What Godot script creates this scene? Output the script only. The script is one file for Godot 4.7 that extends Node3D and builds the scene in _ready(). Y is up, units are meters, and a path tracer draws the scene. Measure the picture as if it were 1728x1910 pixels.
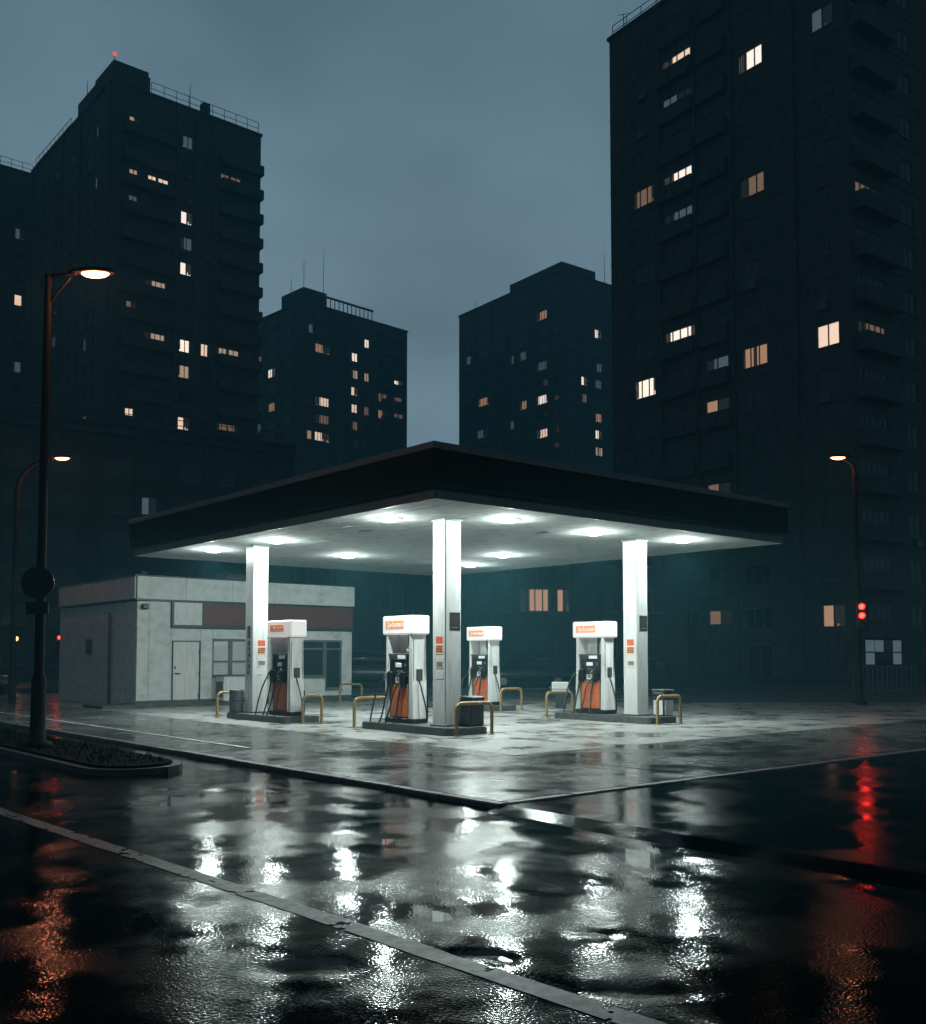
extends Node3D
# A wet filling station at dusk among apartment towers.

const F := 1880.0
const CX := 864.0
const CY := 1119.9
const PITCH := 3.2
const EYE := Vector3(0, 1.62, 0)
const TURN := -49.8            # heading of the station: local x to the right and near, local z to the left and near
const FLOOR_Y := 0.07          # top of the forecourt slabs
const ISLAND_Y := 0.22
const SOFFIT_Y := 4.43

var rng := RandomNumberGenerator.new()
var M := {}
var taken := {}
var cache := {}
var low := FastNoiseLite.new()
var mid := FastNoiseLite.new()
var fine := FastNoiseLite.new()
var dips := []

# ---------------------------------------------------------------- pixels to places
func ray(px: float, py: float) -> Vector3:
	return Vector3((px - CX) / F, (CY - py) / F, -1.0).rotated(Vector3.RIGHT, deg_to_rad(PITCH))

func at(px: float, py: float, h: float) -> Vector3:
	var d := ray(px, py)
	return EYE + d * ((h - EYE.y) / d.y)

func at_depth(px: float, py: float, depth: float) -> Vector3:
	var d := ray(px, py)
	return EYE + d * (-depth / d.z)

# ---------------------------------------------------------------- nodes
func numbered(called: String) -> String:
	var n: int = taken.get(called, 0)
	taken[called] = n + 1
	return called if n == 0 else "%s_%03d" % [called, n]

func tag(o: Node, label: String, category: String, group := "") -> void:
	o.set_meta("label", label)
	o.set_meta("category", category)
	if group:
		o.set_meta("group", group)

func thing(called: String, label: String, category: String, where: Vector3, turn := 0.0, group := "") -> Node3D:
	var o := Node3D.new()
	o.name = numbered(called)
	add_child(o)
	o.position = where
	o.rotation.y = deg_to_rad(turn)
	tag(o, label, category, group)
	return o

func part(called: String, mesh: Mesh, m: Material, parent: Node, where := Vector3.ZERO) -> MeshInstance3D:
	var o := MeshInstance3D.new()
	o.name = called
	o.mesh = mesh
	o.material_override = m
	o.position = where
	o.cast_shadow = GeometryInstance3D.SHADOW_CASTING_SETTING_ON
	parent.add_child(o, true)
	return o

func setting(called: String, mesh: Mesh, m: Material) -> MeshInstance3D:
	var o := part(numbered(called), mesh, m, self)
	o.set_meta("kind", "structure")
	return o

# ---------------------------------------------------------------- shapes
func begin() -> SurfaceTool:
	var st := SurfaceTool.new()
	st.begin(Mesh.PRIMITIVE_TRIANGLES)
	st.set_smooth_group(-1)
	return st

func done(st: SurfaceTool) -> ArrayMesh:
	st.generate_normals()
	return st.commit()

func quad(st: SurfaceTool, a: Vector3, b: Vector3, c: Vector3, d: Vector3) -> void:   # counter-clockwise from outside
	for v in [a, c, b, a, d, c]:
		st.add_vertex(v)

func face(st: SurfaceTool, pts: Array, inside: Vector3) -> void:                       # convex, turned away from a point inside
	var n: Vector3 = (pts[1] - pts[0]).cross(pts[2] - pts[0])
	var mean := Vector3.ZERO
	for p in pts:
		mean += p
	mean /= pts.size()
	var flip := n.dot(mean - inside) < 0.0
	for i in range(1, pts.size() - 1):
		st.add_vertex(pts[0])
		st.add_vertex(pts[i] if flip else pts[i + 1])
		st.add_vertex(pts[i + 1] if flip else pts[i])

func block(st: SurfaceTool, c: Vector3, s: Vector3, ch := 0.0) -> void:
	var h := s / 2.0
	if ch <= 0.0:
		for axis in 3:
			for sg in [-1.0, 1.0]:
				var p := []
				for k in [[-1, -1], [1, -1], [1, 1], [-1, 1]]:
					var v := Vector3.ZERO
					v[axis] = sg * h[axis]
					v[(axis + 1) % 3] = k[0] * h[(axis + 1) % 3]
					v[(axis + 2) % 3] = k[1] * h[(axis + 2) % 3]
					p.append(c + v)
				face(st, p, c)
		return
	var cv := {}
	for sx in [-1, 1]:
		for sy in [-1, 1]:
			for sz in [-1, 1]:
				var sgn := Vector3(sx, sy, sz)
				var trio := []
				for axis in 3:
					var v := sgn * (h - Vector3.ONE * ch)
					v[axis] = sgn[axis] * h[axis]
					trio.append(c + v)
				cv[Vector3i(sx, sy, sz)] = trio
				face(st, trio, c)
	for axis in 3:
		var i := (axis + 1) % 3
		var j := (axis + 2) % 3
		for sg in [-1, 1]:
			var p := []
			for k in [[-1, -1], [1, -1], [1, 1], [-1, 1]]:
				var key := Vector3i.ZERO
				key[axis] = sg
				key[i] = k[0]
				key[j] = k[1]
				p.append(cv[key][axis])
			face(st, p, c)
		for si in [-1, 1]:
			for sj in [-1, 1]:
				var a := Vector3i.ZERO
				a[i] = si
				a[j] = sj
				var b := a
				a[axis] = -1
				b[axis] = 1
				face(st, [cv[a][i], cv[b][i], cv[b][j], cv[a][j]], c)

func box(c: Vector3, s: Vector3, ch := 0.0) -> ArrayMesh:
	var st := begin()
	block(st, c, s, ch)
	return done(st)

func slab_mesh(s: Vector3, ch := 0.0) -> ArrayMesh:          # a shared box about its own centre
	var key := "slab%s_%s" % [s, ch]
	if not cache.has(key):
		cache[key] = box(Vector3.ZERO, s, ch)
	return cache[key]

func prism(st: SurfaceTool, pts: Array, a: float, b: float, axis := 2) -> void:          # a convex outline pushed along an axis
	var lo := []
	var hi := []
	var inside := Vector3.ZERO
	for p in pts:
		var l := Vector3(p.x, p.y, a) if axis == 2 else (Vector3(a, p.y, p.x) if axis == 0 else Vector3(p.x, a, p.y))
		var h := Vector3(p.x, p.y, b) if axis == 2 else (Vector3(b, p.y, p.x) if axis == 0 else Vector3(p.x, b, p.y))
		lo.append(l)
		hi.append(h)
		inside += (l + h) / 2.0
	inside /= pts.size()
	face(st, lo, inside)
	face(st, hi, inside)
	for i in pts.size():
		var j := (i + 1) % pts.size()
		face(st, [lo[i], lo[j], hi[j], hi[i]], inside)

func smooth_path(p: Array, per := 6) -> Array:
	var out := []
	for i in p.size() - 1:
		var a: Vector3 = p[maxi(i - 1, 0)]
		var b: Vector3 = p[i]
		var c: Vector3 = p[i + 1]
		var d: Vector3 = p[mini(i + 2, p.size() - 1)]
		for k in per:
			out.append(b.cubic_interpolate(c, a, d, float(k) / per))
	out.append(p[p.size() - 1])
	return out

func tube(st: SurfaceTool, path: Array, r0: float, r1 := -1.0, sides := 8, caps := true) -> void:
	if r1 < 0.0:
		r1 = r0
	var rings := []
	var t0: Vector3 = (path[1] - path[0]).normalized()
	var side := t0.cross(Vector3.UP if absf(t0.y) < 0.9 else Vector3.RIGHT).normalized()
	for i in path.size():
		var t: Vector3 = (path[mini(i + 1, path.size() - 1)] - path[maxi(i - 1, 0)]).normalized()
		side = (side - t * side.dot(t)).normalized()
		var up := t.cross(side)
		var r := lerpf(r0, r1, float(i) / (path.size() - 1))
		var ring := []
		for k in sides:
			var a := TAU * k / sides
			ring.append(path[i] + (side * cos(a) + up * sin(a)) * r)
		rings.append(ring)
	st.set_smooth_group(1)
	for i in path.size() - 1:
		var centre: Vector3 = (path[i] + path[i + 1]) / 2.0
		for k in sides:
			var j := (k + 1) % sides
			face(st, [rings[i][k], rings[i][j], rings[i + 1][j], rings[i + 1][k]], centre)
	st.set_smooth_group(-1)
	if caps:
		var mid_p: Vector3 = (path[0] + path[1]) / 2.0
		face(st, rings[0], mid_p)
		mid_p = (path[path.size() - 1] + path[path.size() - 2]) / 2.0
		face(st, rings[path.size() - 1], mid_p)

func pipe(path: Array, r0: float, r1 := -1.0, sides := 8) -> ArrayMesh:
	var st := begin()
	tube(st, path, r0, r1, sides)
	return done(st)

func lathe(st: SurfaceTool, profile: Array, c: Vector3, sides := 20) -> void:             # profile of (radius, height), from below upwards
	st.set_smooth_group(1)
	for i in profile.size() - 1:
		for k in sides:
			var a0 := TAU * k / sides
			var a1 := TAU * (k + 1) / sides
			var p: Vector2 = profile[i]
			var q: Vector2 = profile[i + 1]
			var v := [c + Vector3(p.x * cos(a0), p.y, p.x * sin(a0)), c + Vector3(p.x * cos(a1), p.y, p.x * sin(a1)), c + Vector3(q.x * cos(a1), q.y, q.x * sin(a1)), c + Vector3(q.x * cos(a0), q.y, q.x * sin(a0))]
			quad(st, v[0], v[3], v[2], v[1])
	st.set_smooth_group(-1)

# ---------------------------------------------------------------- materials
func lin(r: float, g: float, b: float) -> Color:
	return Color(r, g, b).linear_to_srgb()

func mat(c: Color, rough := 0.7, metal := 0.0) -> StandardMaterial3D:
	var m := StandardMaterial3D.new()
	m.albedo_color = c
	m.roughness = rough
	m.metallic = metal
	return m

func glow(c: Color, energy: float) -> StandardMaterial3D:
	var m := mat(lin(0.5, 0.5, 0.5), 0.5)
	m.emission_enabled = true
	m.emission = c
	m.emission_energy_multiplier = energy
	return m

func noise_tex(seed_: int, freq: float, size: int, ramp: Array, kind := FastNoiseLite.TYPE_SIMPLEX_SMOOTH, octaves := 4) -> NoiseTexture2D:
	var n := FastNoiseLite.new()
	n.seed = seed_
	n.noise_type = kind
	n.frequency = freq
	n.fractal_octaves = octaves
	var t := NoiseTexture2D.new()
	t.width = size
	t.height = size
	t.seamless = true
	t.noise = n
	var g := Gradient.new()
	g.offsets = PackedFloat32Array(ramp.map(func(x): return x[0]))
	g.colors = PackedColorArray(ramp.map(func(x): return x[1]))
	t.color_ramp = g
	return t

func grey(v: float) -> Color:
	return Color(v, v, v)

func stained(c: Color, rough: float, tile: float, tex: Texture2D, bump: Texture2D = null, bump_cm := 0.0) -> StandardMaterial3D:
	var m := mat(c, rough)
	m.albedo_texture = tex
	m.uv1_triplanar = true
	m.uv1_world_triplanar = true
	m.uv1_scale = Vector3.ONE / tile
	if bump:
		m.heightmap_enabled = true
		m.heightmap_texture = bump
		m.heightmap_scale = bump_cm
	return m

func seamless(seed_: int, freq: float, size: int, kind := FastNoiseLite.TYPE_SIMPLEX_SMOOTH, octaves := 4) -> PackedByteArray:
	var n := FastNoiseLite.new()
	n.seed = seed_
	n.noise_type = kind
	n.frequency = freq
	n.fractal_octaves = octaves
	var im := n.get_seamless_image(size, size)
	im.convert(Image.FORMAT_L8)
	return im.get_data()

func from_bytes(data: PackedByteArray, size: int) -> ImageTexture:
	return ImageTexture.create_from_image(Image.create_from_data(size, size, false, Image.FORMAT_L8, data))

# Wet asphalt over 12 m: one picture says how dry each spot is, one how the stones stand out of the film of water.
func asphalt() -> StandardMaterial3D:
	var size := 2048
	var patch := seamless(5, 0.0027, size, FastNoiseLite.TYPE_SIMPLEX_SMOOTH, 5)
	var grit := seamless(8, 0.12, size, FastNoiseLite.TYPE_SIMPLEX, 2)
	var wave := seamless(12, 0.03, size, FastNoiseLite.TYPE_SIMPLEX_SMOOTH, 3)
	var dry := PackedByteArray()
	var rise := PackedByteArray()
	dry.resize(size * size)
	rise.resize(size * size)
	for i in size * size:
		var d := clampf((patch[i] - 92.0) / 84.0, 0.0, 1.0)
		var g := grit[i]
		dry[i] = int(maxf(6.0, 16.0 + 52.0 * d + (g - 128.0) * 0.13))
		rise[i] = int(clampf(wave[i] * 0.1 + (g - 128.0) * (0.3 + 0.5 * d) + 115.0, 0.0, 255.0))
	var m := mat(lin(0.16, 0.17, 0.18), 1.0)
	m.albedo_texture = from_bytes(dry, size)
	m.roughness = 0.72
	m.roughness_texture = m.albedo_texture
	m.roughness_texture_channel = BaseMaterial3D.TEXTURE_CHANNEL_RED
	m.heightmap_enabled = true
	m.heightmap_texture = from_bytes(rise, size)
	m.heightmap_scale = 0.13
	m.metallic_specular = 0.16
	m.uv1_triplanar = true
	m.uv1_world_triplanar = true
	m.uv1_scale = Vector3.ONE / 7.0
	return m

# Worn forecourt concrete over 9 m, with oil and water stains.
func concrete_floor() -> StandardMaterial3D:
	var size := 1024
	var patch := seamless(31, 0.005, size, FastNoiseLite.TYPE_SIMPLEX_SMOOTH, 3)
	var blot := seamless(37, 0.017, size, FastNoiseLite.TYPE_SIMPLEX_SMOOTH, 4)
	var grit := seamless(33, 0.25, size, FastNoiseLite.TYPE_SIMPLEX, 2)
	var tone := PackedByteArray()
	var rough := PackedByteArray()
	var rise := PackedByteArray()
	for a in [tone, rough, rise]:
		a.resize(size * size)
	for i in size * size:
		var wet := smoothstep(100.0, 220.0, float(patch[i]))
		var oil := smoothstep(160.0, 215.0, float(blot[i]))
		tone[i] = int(clampf(205.0 + (blot[i] - 128.0) * 0.35 + (grit[i] - 128.0) * 0.18 - 45.0 * wet - 60.0 * oil, 30.0, 255.0))
		rough[i] = int(clampf(138.0 + (blot[i] - 128.0) * 0.35 - 70.0 * wet - 20.0 * oil, 18.0, 255.0))
		rise[i] = int(clampf(128.0 + (grit[i] - 128.0) * 0.35 * (1.0 - 0.8 * wet) + (blot[i] - 128.0) * 0.4, 0.0, 255.0))
	var m := mat(lin(0.39, 0.39, 0.38), 1.0)
	m.albedo_texture = from_bytes(tone, size)
	m.roughness = 0.8
	m.roughness_texture = from_bytes(rough, size)
	m.roughness_texture_channel = BaseMaterial3D.TEXTURE_CHANNEL_RED
	m.heightmap_enabled = true
	m.heightmap_texture = from_bytes(rise, size)
	m.heightmap_scale = 0.4
	m.metallic_specular = 0.35
	m.uv1_triplanar = true
	m.uv1_world_triplanar = true
	m.uv1_scale = Vector3.ONE / 9.0
	return m

# Small print nobody can read at this distance: a card with bands of marks.
func print_card(seed_: int, paper: Color, bands: Array, w := 48, h := 64) -> StandardMaterial3D:
	var r := RandomNumberGenerator.new()
	r.seed = seed_
	var im := Image.create(w, h, false, Image.FORMAT_RGB8)
	im.fill(paper)
	for b in bands:                       # [from, to, ground colour or null, ink, height of a line]
		var y0 := int(b[0] * h)
		var y1 := int(b[1] * h)
		if b[2] != null:
			im.fill_rect(Rect2i(2, y0, w - 4, y1 - y0), b[2])
		var y := y0 + 1
		while y + b[4] <= y1:
			var x := 4 + r.randi() % 4
			while x < w - 6:
				var l: int = 1 + r.randi() % maxi(2, b[4])
				im.fill_rect(Rect2i(x, y, l, b[4]), b[3])
				if r.randf() < 0.5 and b[4] > 2:
					im.fill_rect(Rect2i(x, y + 1 + r.randi() % 2, maxi(1, l - 1), 1), b[2] if b[2] != null else paper)
				x += l + 1 + r.randi() % 2
			y += b[4] + 2
	var m := mat(Color.WHITE, 0.55)
	m.albedo_texture = ImageTexture.create_from_image(im)
	return m

func card(w: float, h: float) -> ArrayMesh:                    # upright card with a printed front towards +z
	var key := "card%.3f_%.3f" % [w, h]
	if not cache.has(key):
		var st := begin()
		for k in [[-1, -1, 0, 1], [1, 1, 1, 0], [1, -1, 1, 1], [-1, -1, 0, 1], [-1, 1, 0, 0], [1, 1, 1, 0]]:
			st.set_uv(Vector2(k[2], k[3]))
			st.add_vertex(Vector3(k[0] * w / 2.0, k[1] * h / 2.0, 0.004))
		st.set_uv(Vector2(0.02, 0.02))
		for s in [[Vector3(-1, -1, 0), Vector3(-1, 1, 0)], [Vector3(-1, 1, 0), Vector3(1, 1, 0)], [Vector3(1, 1, 0), Vector3(1, -1, 0)], [Vector3(1, -1, 0), Vector3(-1, -1, 0)]]:
			var a := Vector3(s[0].x * w / 2.0, s[0].y * h / 2.0, 0)
			var b := Vector3(s[1].x * w / 2.0, s[1].y * h / 2.0, 0)
			quad(st, b, a, a + Vector3(0, 0, 0.004), b + Vector3(0, 0, 0.004))
		cache[key] = done(st)
	return cache[key]

func make_materials() -> void:
	var wall_tex := noise_tex(3, 0.012, 512, [[0.0, grey(0.78)], [0.3, grey(0.9)], [0.45, grey(0.95)], [0.7, grey(0.98)], [1.0, grey(1.0)]], FastNoiseLite.TYPE_SIMPLEX_SMOOTH, 5)
	var soot := noise_tex(9, 0.02, 512, [[0.0, grey(0.45)], [0.5, grey(0.8)], [1.0, grey(1.0)]], FastNoiseLite.TYPE_SIMPLEX_SMOOTH, 6)
	var grain := noise_tex(17, 0.2, 256, [[0.0, grey(0.0)], [1.0, grey(1.0)]], FastNoiseLite.TYPE_SIMPLEX, 2)
	var streak := noise_tex(41, 0.03, 512, [[0.0, grey(0.5)], [0.35, grey(0.78)], [0.6, grey(0.94)], [1.0, grey(1.0)]], FastNoiseLite.TYPE_SIMPLEX_SMOOTH, 5)
	var streak_pale := noise_tex(43, 0.03, 512, [[0.0, grey(0.78)], [0.35, grey(0.92)], [0.6, grey(0.97)], [1.0, grey(1.0)]], FastNoiseLite.TYPE_SIMPLEX_SMOOTH, 5)
	M.asphalt = asphalt()
	M.asphalt_laid = M.asphalt.duplicate()
	M.asphalt_laid.uv1_triplanar = false
	M.asphalt_laid.uv1_scale = Vector3.ONE
	M.floor = concrete_floor()
	M.floor_wet = M.floor.duplicate()
	M.floor_wet.albedo_color = lin(0.17, 0.175, 0.175)
	M.floor_wet.roughness = 0.5
	M.floor_wet.metallic_specular = 0.22
	M.earth = stained(lin(0.03, 0.032, 0.034), 0.75, 14.0, soot)
	M.kerb = stained(lin(0.2, 0.2, 0.195), 0.5, 2.2, soot, grain, 0.2)
	M.pavement = stained(lin(0.09, 0.092, 0.092), 0.6, 4.0, soot, grain, 0.2)
	M.paint_line = stained(lin(0.24, 0.24, 0.235), 0.45, 1.1, soot, grain, 0.15)
	M.water = mat(Color(0.02, 0.03, 0.03, 0.12), 0.015)
	M.water.metallic_specular = 0.35
	M.water.transparency = BaseMaterial3D.TRANSPARENCY_ALPHA
	M.tower = stained(lin(0.11, 0.116, 0.117), 0.9, 7.0, soot, grain, 0.5)
	M.block = stained(lin(0.09, 0.1, 0.103), 0.9, 6.5, soot, grain, 0.5)
	M.roofing = mat(lin(0.05, 0.05, 0.052), 0.9)
	M.window_frame = mat(lin(0.13, 0.14, 0.145), 0.5)
	M.dark_glass = mat(lin(0.012, 0.016, 0.018), 0.06)
	M.blind_glass = mat(lin(0.03, 0.037, 0.04), 0.12)
	M.glass = mat(Color(0.6, 0.7, 0.7, 0.08), 0.03)
	M.glass.transparency = BaseMaterial3D.TRANSPARENCY_ALPHA
	M.curtain = mat(lin(0.3, 0.24, 0.18), 0.9)
	M.curtain.backlight_enabled = true
	M.curtain.backlight = Color(0.35, 0.3, 0.25)
	M.lit_warm = glow(Color(1.0, 0.86, 0.75), 1.3)
	M.lit_white = glow(Color(1.0, 0.93, 0.87), 1.6)
	M.lit_amber = glow(Color(1.0, 0.74, 0.58), 0.5)
	M.lit_dim = glow(Color(1.0, 0.76, 0.6), 0.22)
	M.lit_cold = glow(Color(0.78, 0.92, 0.95), 0.12)
	M.metal = mat(lin(0.022, 0.024, 0.026), 0.45, 0.3)
	M.pole = stained(lin(0.035, 0.036, 0.038), 0.75, 0.8, soot)
	M.pole.metallic_specular = 0.2
	M.white_paint = stained(lin(0.62, 0.61, 0.6), 0.42, 3.0, wall_tex)
	M.column_paint = stained(lin(0.56, 0.555, 0.55), 0.4, 2.6, wall_tex)
	M.shop_wall = stained(lin(0.62, 0.63, 0.61), 0.65, 2.4, wall_tex, grain, 0.15)
	M.soffit = stained(lin(0.27, 0.285, 0.28), 0.95, 3.5, wall_tex)
	M.fascia = stained(lin(0.008, 0.006, 0.006), 0.75, 2.0, wall_tex)
	M.fascia_panel = stained(lin(0.013, 0.008, 0.007), 0.75, 2.0, wall_tex)
	M.fascia.metallic_specular = 0.25
	M.fascia_panel.metallic_specular = 0.2
	M.cap = stained(lin(0.13, 0.14, 0.15), 0.5, 2.0, wall_tex)
	M.red_band = stained(lin(0.13, 0.030, 0.024), 0.5, 2.0, wall_tex)
	M.orange = stained(lin(0.55, 0.13, 0.045), 0.5, 0.9, wall_tex)
	M.sign_white = glow(Color(1.0, 0.97, 0.95), 0.42)
	M.logo_orange = glow(Color(0.86, 0.42, 0.27), 0.45)
	M.logo_orange.albedo_color = lin(0.7, 0.24, 0.11)
	M.logo_white = mat(lin(0.8, 0.74, 0.62), 0.5)
	M.black = mat(lin(0.012, 0.012, 0.013), 0.35)
	M.rubber = mat(lin(0.014, 0.014, 0.015), 0.3)
	M.charcoal = mat(lin(0.025, 0.028, 0.03), 0.4)
	M.screen = mat(lin(0.72, 0.74, 0.76), 0.2)
	M.rail = stained(lin(0.42, 0.27, 0.10), 0.42, 0.5, soot)
	M.bin = mat(lin(0.03, 0.032, 0.034), 0.45)
	M.bin_grey = stained(lin(0.13, 0.14, 0.15), 0.5, 1.0, soot)
	M.island = stained(lin(0.1, 0.1, 0.1), 0.5, 1.6, soot, grain, 0.3)
	M.chrome = mat(lin(0.55, 0.56, 0.57), 0.25, 0.9)
	M.lens = glow(Color(0.96, 1.0, 0.98), 9.0)
	M.sodium = glow(Color(1.0, 0.60, 0.44), 12.0)
	M.red_light = glow(Color(1.0, 0.16, 0.12), 6.0)
	M.red_lamp = glow(Color(1.0, 0.25, 0.18), 2.0)
	M.soil = stained(lin(0.007, 0.007, 0.006), 0.95, 1.2, soot, grain, 0.2)
	M.soil.metallic_specular = 0.15
	M.weed = mat(lin(0.008, 0.012, 0.006), 0.9)
	M.weed.metallic_specular = 0.1
	M.door = stained(lin(0.66, 0.65, 0.63), 0.45, 1.5, wall_tex)
	M.blind = mat(lin(0.66, 0.65, 0.62), 0.7)
	M.shop_glass = mat(lin(0.02, 0.026, 0.028), 0.05)
	M.car_dark = mat(lin(0.03, 0.034, 0.038), 0.25)
	M.car_dark.clearcoat_enabled = true
	M.car_dark.clearcoat = 0.8
	M.car_pale = mat(lin(0.28, 0.3, 0.32), 0.25)
	M.car_pale.clearcoat_enabled = true
	M.car_pale.clearcoat = 0.8
	M.tail = mat(lin(0.3, 0.02, 0.015), 0.2)
	for k in ["tower", "block"]:
		M[k].albedo_texture = streak
		M[k].uv1_scale = Vector3(1.0 / 6.0, 1.0 / 30.0, 1.0 / 6.0)
	for k in ["column_paint", "white_paint", "door"]:
		M[k].albedo_texture = streak_pale
		M[k].uv1_scale = Vector3(1.0 / 1.3, 1.0 / 13.0, 1.0 / 1.3)
	M.lit_warm_low = glow(Color(1.0, 0.84, 0.72), 0.55)
	M.lit_warm_high = glow(Color(1.0, 0.92, 0.84), 1.7)
	M.poster = print_card(21, Color(0.87, 0.82, 0.78), [[0.03, 0.46, Color(0.80, 0.42, 0.30), Color(0.62, 0.16, 0.12), 6], [0.52, 0.97, Color(0.78, 0.50, 0.26), Color(0.36, 0.20, 0.12), 7]])
	M.notice = print_card(22, Color(0.80, 0.78, 0.76), [[0.05, 0.3, null, Color(0.5, 0.48, 0.46), 2], [0.4, 0.95, Color(0.62, 0.56, 0.5), Color(0.2, 0.16, 0.14), 5]])
	M.pale_notice = print_card(23, Color(0.80, 0.79, 0.78), [[0.1, 0.9, null, Color(0.55, 0.6, 0.68), 3]])
	M.dark_notice = print_card(24, Color(0.09, 0.09, 0.09), [[0.15, 0.7, null, Color(0.25, 0.22, 0.2), 4], [0.82, 0.92, null, Color(0.6, 0.6, 0.58), 3]])
	M.banner = print_card(25, Color(0.62, 0.63, 0.63), [[0.0, 0.26, Color(0.32, 0.16, 0.13), Color(0.4, 0.22, 0.18), 4], [0.3, 0.98, null, Color(0.08, 0.1, 0.1), 9]], 24, 96)
	M.grades = print_card(26, Color(0.78, 0.8, 0.82), [[0.08, 0.92, null, Color(0.1, 0.14, 0.2), 8]], 48, 32)
	M.keypad = print_card(27, Color(0.05, 0.06, 0.06), [[0.1, 0.9, null, Color(0.55, 0.58, 0.6), 3]], 32, 24)
	M.sticker = print_card(28, Color(0.12, 0.12, 0.12), [[0.06, 0.94, null, Color(0.3, 0.28, 0.27), 5]], 32, 40)

# ---------------------------------------------------------------- ground
func road_height(x: float, z: float) -> float:
	var h := 0.0100 + 0.012 * low.get_noise_2d(x, z) + 0.0042 * mid.get_noise_2d(x, z) + 0.0016 * fine.get_noise_2d(x, z)
	var wob := Vector2(mid.get_noise_2d(x * 1.1 + 90.0, z * 1.1), mid.get_noise_2d(x * 1.1, z * 1.1 + 70.0)) * 0.9
	for d in dips:
		var q: Vector2 = Vector2(x - d[0].x, z - d[0].y) / d[1] + wob
		var r := q.length_squared()
		if r < 6.0:
			h -= d[2] * exp(-r * 1.2)
	return h

func graded(from: float, to: float, least: float, growth: float, centre: float) -> PackedFloat32Array:
	var out := PackedFloat32Array()
	var x := from
	while x < to:
		out.append(x)
		x += least + growth * absf(x - centre)
	out.append(to)
	return out

func build_ground() -> void:
	low.seed = 4
	low.frequency = 0.16
	low.fractal_octaves = 3
	mid.seed = 6
	mid.frequency = 0.9
	mid.fractal_octaves = 3
	fine.seed = 7
	fine.frequency = 4.0
	fine.fractal_octaves = 2
	# hollows of the road that hold water: middle, half width and half height as seen in the photograph, depth
	for p in [[400, 1489, 190, 20, 0.024], [700, 1572, 70, 11, 0.016], [960, 1583, 105, 14, 0.02], [1030, 1660, 50, 14, 0.02], [815, 1706, 50, 20, 0.018], [1110, 1742, 42, 12, 0.02], [1187, 1602, 50, 36, 0.018],
			[900, 1790, 60, 12, 0.016], [1290, 1615, 40, 14, 0.012], [130, 1500, 60, 22, 0.02], [1590, 1520, 110, 40, 0.014], [1600, 1640, 90, 25, 0.014], [380, 1690, 46, 16, 0.016], [590, 1812, 70, 14, 0.016], [1180, 1850, 70, 14, 0.014]]:
		var c := at(p[0], p[1], 0.0)
		var side := at(p[0] + p[2], p[1], 0.0)
		var near_p := at(p[0], p[1] + p[3], 0.0)
		dips.append([Vector2(c.x, c.z), Vector2(side.x - c.x, near_p.z - c.z), minf(p[4], 0.012 + 0.008 * absf(side.x - c.x))])
	var plain := PlaneMesh.new()
	plain.size = Vector2(520, 460)
	var g := setting("ground", plain, M.earth)
	g.position = Vector3(0, -0.12, -190)
	# the road: an uneven sheet of asphalt
	var xs := graded(-34.0, 36.0, 0.05, 0.014, 0.0)
	var zs := graded(-1.0, 50.0, 0.04, 0.0065, 2.0)
	var nx := xs.size()
	var verts := PackedVector3Array()
	var norms := PackedVector3Array()
	verts.resize(nx * zs.size())
	norms.resize(nx * zs.size())
	for j in zs.size():
		for i in nx:
			verts[j * nx + i] = Vector3(xs[i], road_height(xs[i], -zs[j]), -zs[j])
	var idx := PackedInt32Array()
	for j in zs.size():
		for i in nx:
			var a := verts[j * nx + maxi(i - 1, 0)]
			var b := verts[j * nx + mini(i + 1, nx - 1)]
			var c := verts[maxi(j - 1, 0) * nx + i]
			var d := verts[mini(j + 1, zs.size() - 1) * nx + i]
			norms[j * nx + i] = (b - a).cross(d - c).normalized()
			if i + 1 < nx and j + 1 < zs.size():
				var v := j * nx + i
				idx.append_array([v, v + nx, v + 1, v + 1, v + nx, v + nx + 1])
	var arrays := []
	arrays.resize(Mesh.ARRAY_MAX)
	arrays[Mesh.ARRAY_VERTEX] = verts
	arrays[Mesh.ARRAY_NORMAL] = norms
	var uvs := PackedVector2Array()
	for v in verts:
		uvs.append(Vector2(v.x, v.z) / 7.0)
	arrays[Mesh.ARRAY_TEX_UV] = uvs
	arrays[Mesh.ARRAY_INDEX] = idx
	var sheet := ArrayMesh.new()
	sheet.add_surface_from_arrays(Mesh.PRIMITIVE_TRIANGLES, arrays)
	setting("road", sheet, M.asphalt_laid)
	var st := begin()
	quad(st, Vector3(-34, 0, 1), Vector3(36, 0, 1), Vector3(36, 0, -26), Vector3(-34, 0, -26))
	setting("rain_water", done(st), M.water)
	# the worn white line across the road
	road_line("road_marking", at(-60, 1495, 0), at(1290, 1943, 0), 0.135, 0.48)

func road_line(called: String, a: Vector3, b: Vector3, width: float, wear: float) -> void:
	var along := (b - a).normalized()
	var across := Vector3(-along.z, 0, along.x)
	var st := begin()
	var step := 0.026
	var n := int(a.distance_to(b) / step)
	var rows := int(round(width / step)) + 1
	for i in n:
		for k in rows:
			var p := a + along * (i * step) + across * ((k - rows / 2.0) * step)
			var edge := 0.1 if k == 0 or k == rows - 1 else 0.0
			if mid.get_noise_2d(p.x * 3.0 + 40.0, p.z * 3.0) + fine.get_noise_2d(p.x * 2.0, p.z * 2.0) * 0.6 - edge < -0.62 + wear * 0.8 - 0.25:
				continue
			var q := [p, p + along * step, p + along * step + across * step, p + across * step]
			for v in 4:
				q[v] = Vector3(q[v].x, road_height(q[v].x, q[v].z) + 0.004, q[v].z)
			quad(st, q[0], q[1], q[2], q[3])
	st.set_smooth_group(1)
	setting(called, done(st), M.paint_line)

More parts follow.
